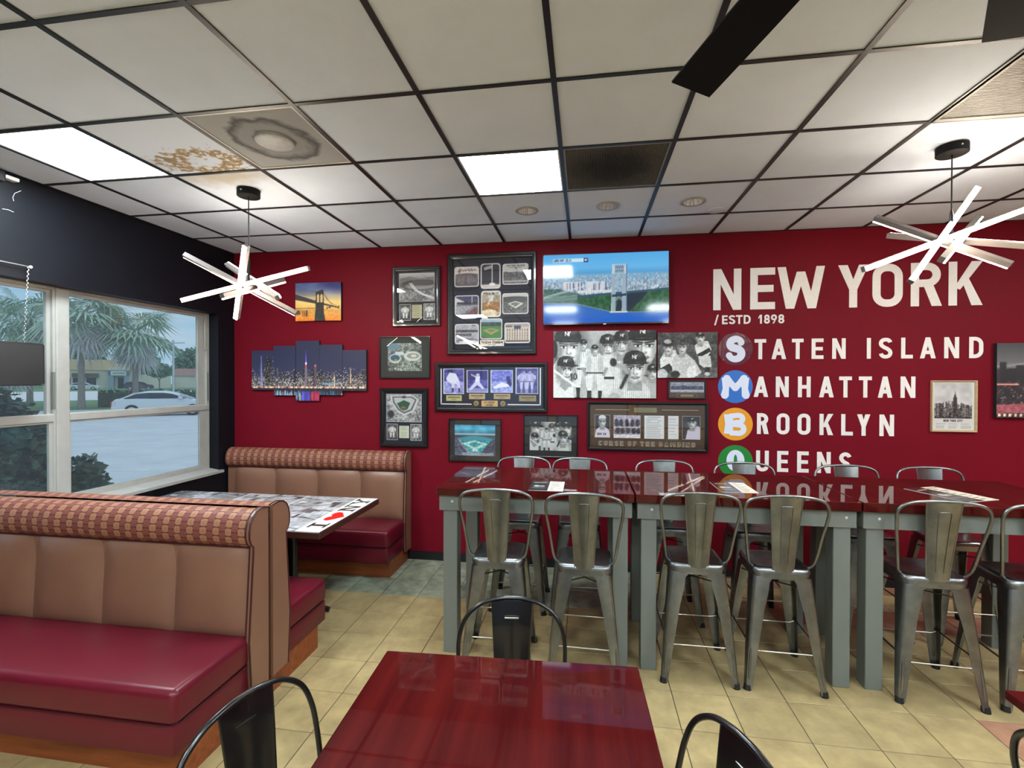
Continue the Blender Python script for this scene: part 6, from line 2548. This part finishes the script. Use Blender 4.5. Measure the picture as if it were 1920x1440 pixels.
def pictures():
    canvas('bridge_canvas', 'small canvas of a stone bridge at sunset beside the left pendant', (-.887, -.402, 2.313, 2.689), pic_bridge())
    sky = pic_skyline().done()
    R = [(-1.369, -1.128, 1.628, 2.023), (-1.127, -.888, 1.575, 2.069), (-.884, -.634, 1.522, 2.116), (-.632, -.390, 1.580, 2.075), (-.387, -.140, 1.622, 2.021)]
    X0, X1, Z0, Z1 = -1.369, -.140, 1.522, 2.116
    for k, (a, b, c, d) in enumerate(R):
        crop = ((a - X0) / (X1 - X0), (Z1 - d) / (Z1 - Z0), (b - X0) / (X1 - X0), (Z1 - c) / (Z1 - Z0))
        canvas('skyline_canvas', ['leftmost panel of the five-panel night skyline canvas', 'second panel from the left of the night skyline canvas', 'tallest middle panel of the night skyline canvas with a lit spire', 'fourth panel from the left of the night skyline canvas', 'rightmost panel of the five-panel night skyline canvas'][k], (a, b, c, d), sky, crop=crop, group='night skyline canvas panels')
    # ballpark frame, upper
    t, put, bars_ = frame('picture_frame', 'black frame with grey aerial ballpark photo above two small player photos, near the ceiling', (.127, .603, 2.244, 2.814), .042, M_BLACK, M_DARKMAT)
    put('print', pic_old_stadium(), .13, .10, .87, .58)
    put('print', pic_small_player(201), .135, .625, .375, .90)
    put('print', pic_text_card(22, 28, (176, 170, 138), 5), .40, .635, .61, .86)
    put('print', pic_small_player(202, False), .645, .62, .88, .89)
    # ballpark frame, lower
    t, put, bars_ = frame('picture_frame', 'black frame with a green-field ballpark aerial above two player photos, by the far booth', (-.004, .478, 1.082, 1.649), .042, M_BLACK, M_NAVYMAT)
    put('print', pic_bowl(), .13, .10, .865, .575)
    put('print', pic_small_player(203), .135, .61, .367, .885)
    put('print', pic_text_card(22, 26, (206, 212, 190), 6, (120, 130, 110)), .40, .64, .605, .85)
    put('print', pic_small_player(204, False), .635, .61, .865, .89)
    # big frame of nine
    t, put, bars_ = frame('picture_frame', 'largest black frame holding nine rounded ballpark photos on navy', (.675, 1.521, 1.970, 2.918), .052, M_BLACK, M_NAVYMAT, .035)
    pos = [(.075, .125, .355, .325), (.375, .10, .6, .35), (.622, .11, .91, .315), (.08, .41, .355, .61), (.38, .37, .605, .63), (.62, .40, .91, .605), (.08, .695, .355, .895), (.37, .645, .62, .85), (.645, .69, .93, .89)]
    for p, q in zip(nine(), pos):
        put('print', p, *q)
    p = Pic(50, 13, (222, 206, 190), 9)
    p.text('Yankee Stadium', .06, .56, .42, (60, 52, 60), .26, .88)
    p.text('1923-2008', .34, .9, .2, (110, 96, 96), .26, .32)
    put('caption_plate', p, .37, .857, .64, .918)
    # grey frame
    t, put, bars_ = frame('picture_frame', 'thin black frame with a colour aerial of two ballparks on grey mat', (-.009, .499, 1.744, 2.149), .012, M_BLACK, M_GREYMAT, .022)
    put('print', pic_aerial_color(), .16, .16, .835, .82)
    # legends frame
    t, put, bars_ = frame('picture_frame', 'wide black frame with four violet-tinted player photos and brass plates', (.552, 1.623, 1.432, 1.894), .04, M_BLACK, M_NAVYMAT, .03)
    W, H = 1127, 490

    def fr(x0, y0, x1, y1):
        return ((x0 - 668) / W, (y0 - 52) / H, (x1 - 668) / W, (y1 - 52) / H)
    for k, q in enumerate(((750, 112, 963, 367), (990, 127, 1208, 352), (1233, 127, 1455, 352), (1483, 105, 1705, 362))):
        put('print', pic_legend(k), *fr(*q))
    for k, q in enumerate(((780, 380, 940, 437), (1015, 363, 1177, 418), (1265, 362, 1430, 415), (1517, 378, 1685, 435), (1140, 432, 1305, 490))):
        p = Pic(32, 12, [(186, 176, 120), (184, 160, 124), (178, 150, 112), (150, 130, 92), (206, 164, 108)][k], 300 + k)
        if k == 4:
            p.text('NY YANKEES', .2, .45, .3, (90, 66, 40), .28, .6)
            p.text('LEGENDS', .3, .88, .3, (90, 66, 40), .28, .42)
        else:
            p.rect(.12, .3, .88, .52, (90, 74, 50), .8)
            p.rect(.35, .66, .65, .78, (100, 84, 60), .7)
        put('name_plate', p, *fr(*q))
    bars_('mat_line', [fr(722, 112, 732, 474), fr(722, 464, 1040, 474), fr(1720, 105, 1731, 474), fr(1405, 464, 1731, 474)], M_WHITEPAINT)
    for cx in (1087, 1356):
        f = fr(cx - 28, 432, cx + 28, 490)
        x, z = .552 + 1.071 * (f[0] + f[2]) / 2, 1.894 - .462 * (f[1] + f[3]) / 2
        md = obj('medallion', MB().lathe([(0, .003), (.02, .003), (.024, .0025), (.026, 0)], (0, 0, 0), 24), M_BRASS, t, loc=(x, YW - .009, z))
        md.rotation_euler = (R2(90), 0, 0)
        mb = MB()
        for a, b in (((-.01, -.008), (-.01, .008)), ((-.01, .008), (.0, -.008)), ((.0, -.008), (.0, .008)), ((.012, .008), (.006, .0)), ((.0, .008), (.006, .0)), ((.006, 0), (.006, -.008))):
            mb.obox((x + a[0], YW - .0125, z + a[1]), (x + b[0], YW - .0125, z + b[1]), .0022, .0008, (0, -1, 0))
        obj('monogram', mb, M_NAVYMAT, t)
    # teal ballpark
    t, put, bars_ = frame('picture_frame', 'thin black frame with a teal ballpark print on charcoal mat', (.684, 1.192, .960, 1.363), .011, M_BLACK, M_DARKMAT, .022)
    put('print', pic_teal(), .115, .145, .885, .865)
    # small montage
    t, put, bars_ = frame('picture_frame', 'thin black frame with a small grey ballplayer montage on charcoal mat', (1.401, 1.901, 1.017, 1.409), .011, M_BLACK, M_DARKMAT, .022)
    put('print', pic_mural(100, 68), .117, .165, .885, .84)
    # mural and three men
    canvas('mural_canvas', 'large unframed black and white ballplayer montage canvas under the television', (1.679, 2.591, 1.569, 2.176), pic_mural(), .022, edge=M_WHITE)
    canvas('ballplayer_canvas', 'dark black and white canvas of three seated ballplayers beside the montage', (2.604, 3.108, 1.752, 2.152), pic_three(), .02, edge=M_DARKMAT)
    # small plaque
    t, put, bars_ = frame('plaque', 'small brown wooden plaque with a wide ballpark strip photo and nameplate', (2.692, 3.016, 1.566, 1.732), .012, M_BLACK, mat('walnut plaque', rgb(82, 46, 30), rough=.4, var=.25, scale=14, stretch=(1, 6, 6)), .022, cat='plaque')
    p = Pic(64, 20, (150, 150, 170), 150)
    p.rect(0, .38, 1, .72, (70, 70, 90))
    p.ell(.4, .5, .3, .2, (54, 56, 76), .4)
    p.noise(40, 10)
    p.rect(0, .78, 1, .86, (206, 206, 216))
    p.border(.06, (214, 210, 214))
    put('print', p, .075, .13, .945, .65)
    p = Pic(40, 8, (52, 42, 30), 151)
    p.rect(.2, .3, .8, .7, (190, 160, 100), .8)
    p.border(.1, (160, 134, 86))
    put('name_plate', p, .24, .73, .78, .925)
    # curse frame
    t, put, bars_ = frame('picture_frame', 'wide dark frame with brown mat, five photos and outlined lettering', (1.985, 3.034, 1.097, 1.536), .026, M_BLACK, M_BROWNMAT, .028)
    W, H = 1150, 468

    def fr2(x0, y0, x1, y1):
        return ((x0 - 608) / W, (y0 - 777) / H, (x1 - 608) / W, (y1 - 777) / H)
    for k, q in enumerate(((683, 905, 833, 1124), (868, 907, 1127, 1126), (1163, 907, 1352, 1128), (1388, 907, 1487, 1128), (1520, 907, 1688, 1128))):
        put('print', pic_curse(k), *fr2(*q))
    put('header_plate', pic_text_card(44, 10, (132, 122, 84), 7, (96, 86, 56), 4), *fr2(1065, 833, 1282, 878))
    bars_('mat_line', [fr2(690, 852, 1020, 858), fr2(1330, 850, 1672, 856)], mat('tan mat line', rgb(176, 140, 110), rough=.7))
    p = Pic(190, 14, (82, 60, 38), 8)
    pl, w = layout('CURSE OF THE BAMBINO', .3, .24)
    for dx, dy, c in ((.0, 0, (206, 198, 186)), (.0012, -.05, (82, 60, 38))):
        for g in pl:
            cx = sum(a for a, b in g) / len(g)
            p.poly([((a / w) * .98 + .01 + dx, .92 - b * .84 + dy) for a, b in g], c, 1.0 if dx == 0 else .55)
    put('lettering', p, *fr2(715, 1153, 1650, 1202))
    # light wood frame
    oak = mat('pale oak frame', rgb(196, 168, 128), rough=.5, var=.2, scale=12, stretch=(1, 1, 6))
    t, put, bars_ = frame('picture_frame', 'pale wooden frame with a grey city tower photo right of the lettering', (4.780, 5.111, 1.311, 1.732), .014, oak, M_WHITE, .024)
    put('print', pic_nyc(), .08, .05, .905, .74)
    p = Pic(70, 22, (226, 226, 224), 160)
    p.text('NEW YORK CITY', .25, .3, .2, (60, 60, 62), .26, .5)
    for q in range(3):
        for row in range(4):
            p.rect(.04 + q * .33, .46 + row * .12, .04 + q * .33 + .2 + .08 * p.r.rand(), .5 + row * .12, (160, 160, 162))
    put('caption', p, .08, .745, .905, .955)
    canvas('city_canvas', 'dark canvas of a night city with pink lights at the right edge', (5.235, 5.76, 1.433, 2.031), pic_dark(), .035)
    # television
    x0, x1, z0, z1 = 1.585, 2.692, 2.232, 2.867
    t = thing('television', 'wall-mounted television showing a suspension bridge and city', 'television', ((x0 + x1) / 2, YW, z0))
    yf = YW - .07
    obj('housing', MB().rbox(x0, x1, yf, yf + .035, z0, z1, .004, 1).box(x0 + .25, x1 - .25, yf + .035, yf + .055, z0 + .05, z1 - .2), M_BLACK, t)
    obj('wall_bracket', MB().box(x0 + .35, x1 - .35, yf + .055, YW - .001, z0 + .12, z1 - .25), M_BLACKMETAL, t)
    obj('bezel', MB().box(x0 + .001, x1 - .001, yf - .002, yf, z0, z0 + .014).box(x0, x0 + .006, yf - .002, yf, z0, z1).box(x1 - .006, x1, yf - .002, yf, z0, z1).box(x0, x1, yf - .002, yf, z1 - .006, z1), M_BLACK, t)
    sheet('screen', pic_tv(), lambda u, v: (x0 + .006 + (x1 - x0 - .012) * u, yf - .0012, z0 + .014 + (z1 - z0 - .02) * v), M_SCREEN, t, 'lit screen')
    obj('logo_light', MB().box((x0 + x1) / 2 - .012, (x0 + x1) / 2 + .012, yf - .004, yf - .001, z0 - .006, z0 + .004), M_ALU, t)
    for x in (2.03, 2.23):
        obj('cable', MB().tube([(x, YW - .01, z0 + .1), (x, YW - .008, z0 - .06)], .004, 6), M_BLACKMETAL, t)


pictures()


# ------------------------------------------------------------------ painted lettering on the red wall
def lettering():
    wall = bpy.data.objects['wall_back']
    y1, y0 = YW - .0004, YW - .0022

    def letter(c, x0, x1, z0, h, t):
        w = (x1 - x0) / h
        mb = MB()
        for k, g in enumerate(glyph(c, w, t)):
            d = .00002 * k
            mb.prism([(x0 + a * h, z0 + b * h) for a, b in g], lambda a, b, y: (a, y - d, b), y0, y1)
        obj('painted_letter', mb, M_WHITEPAINT, wall, label='white painted letter ' + c)
    z, h = 2.345, .358
    for c, a, b in (('N', 3.075, 3.307), ('E', 3.380, 3.581), ('W', 3.600, 3.975), ('Y', 4.078, 4.312), ('O', 4.342, 4.570), ('R', 4.630, 4.860), ('K', 4.908, 5.154)):
        letter(c, a, b, z, h, .172)
    z, h = 2.221, .077
    for c, a, b in (('/', 3.084, 3.122), ('E', 3.150, 3.196), ('S', 3.206, 3.258), ('T', 3.264, 3.318), ('D', 3.328, 3.384), ('1', 3.448, 3.478), ('8', 3.494, 3.540), ('9', 3.550, 3.597), ('8', 3.608, 3.656)):
        letter(c, a, b, z, h, .19)
    rows = [(1.914, .173, [('T', 3.418, 3.512), ('A', 3.556, 3.673), ('T', 3.719, 3.811), ('E', 3.875, 3.968), ('N', 4.036, 4.140), ('I', 4.303, 4.333), ('S', 4.394, 4.496), ('L', 4.562, 4.649), ('A', 4.702, 4.818), ('N', 4.880, 4.988), ('D', 5.061, 5.162)]),
            (1.587, .177, [('A', 3.413, 3.530), ('N', 3.592, 3.695), ('H', 3.769, 3.869), ('A', 3.936, 4.050), ('T', 4.092, 4.190), ('T', 4.244, 4.343), ('A', 4.389, 4.498), ('N', 4.560, 4.670)]),
            (1.266, .180, [('R', 3.441, 3.536), ('O', 3.600, 3.703), ('O', 3.767, 3.869), ('K', 3.941, 4.048), ('L', 4.110, 4.200), ('Y', 4.232, 4.333), ('N', 4.403, 4.513)]),
            (.942, .180, [('U', 3.436, 3.538), ('E', 3.606, 3.695), ('E', 3.766, 3.857), ('N', 3.923, 4.030), ('S', 4.096, 4.192)])]
    for z, h, ls in rows:
        for c, a, b in ls:
            letter(c, a, b, z, h, .175)
    # subway-style discs with groovy capitals
    discs = [(3.262, 2.003, 'S', mat('dark maroon gloss', rgb(92, 20, 44), rough=.16, bump=.5, bscale=40), 'glossy dark maroon disc'), (3.262, 1.675, 'M', mat('blue paint', rgb(30, 104, 190), rough=.45), 'blue disc'),
             (3.264, 1.348, 'B', mat('amber paint', rgb(222, 150, 26), rough=.45), 'amber disc'), (3.266, 1.022, 'Q', mat('green paint', rgb(24, 124, 46), rough=.45), 'green disc')]
    blue = mat('pale blue white paint', rgb(214, 220, 240), rough=.5)
    for cx, cz, c, m, lab in discs:
        r = .143
        pts = arc(0, 0, r, r, 0, 360, 48)[:-1]
        d = obj('painted_disc', MB().prism([(cx + a, cz + b) for a, b in pts], lambda a, b, y: (a, y, b), YW - .0016, YW - .0004), m, wall, label=lab)
        s = .186          # letter height
        rb = []
        if c == 'S':
            pth = arc(.02, .24, .26, .23, 10, 225, 12) + arc(-.02, -.22, .28, .25, 60, -160, 14)
            n = len(pth)
            rb = ribbon(pth, [.26 + .1 * math.sin(math.pi * k / (n - 1)) for k in range(n)])
            for q in ((.24, .3), (-.28, -.3)):
                rb.append([(q[0] + a, q[1] + b) for a, b in arc(0, 0, .15, .15, 0, 360, 14)[:-1]])
        elif c == 'M':
            rb = ribbon([(-.47, -.44), (-.42, -.1), (-.41, .42)], [.36, .28, .40]) + ribbon([(.47, -.44), (.42, -.1), (.41, .42)], [.36, .28, .40])
            rb += ribbon([(-.38, .44), (-.2, .16), (0, -.06)], [.26, .28, .3]) + ribbon([(.38, .44), (.2, .16), (0, -.06)], [.26, .28, .3])
            for q in ((-.47, -.44), (.47, -.44), (0, -.08), (-.38, .42), (.38, .42)):
                rb.append([(q[0] + a, q[1] + b) for a, b in arc(0, 0, .155, .13, 0, 360, 14)[:-1]])
        elif c == 'B':
            rb = ribbon([(-.30, -.46), (-.28, 0), (-.30, .46)], [.42, .34, .42])
            rb += ribbon([(-.25, .37)] + arc(.12, .25, .20, .17, 80, -80, 8) + [(-.2, .08)], [.24] + [.24] * 9 + [.18])
            rb += ribbon([(-.2, -.03)] + arc(.15, -.23, .22, .20, 80, -80, 8) + [(-.25, -.42)], [.18] + [.25] * 9 + [.22])
        else:
            n = 36
            for k in range(n):
                a0, a1 = 2 * math.pi * k / n, 2 * math.pi * (k + 1) / n
                rb.append([(.40 * math.cos(a0), .04 + .50 * math.sin(a0)), (.40 * math.cos(a1), .04 + .50 * math.sin(a1)), (.08 * math.cos(a1), .04 + .28 * math.sin(a1)), (.08 * math.cos(a0), .04 + .28 * math.sin(a0))])
            rb.append([(-.02, -.28), (.16, -.2), (.42, -.5), (.2, -.56)])
        mb = MB()
        for k, g in enumerate(rb):
            e = .00001 * k
            mb.prism([(cx + a * s, cz + b * s) for a, b in g], lambda a, b, y: (a, y - e, b), YW - .0030, YW - .0016)
        obj('painted_letter', mb, blue, d, label='pale rounded letter ' + c)


lettering()
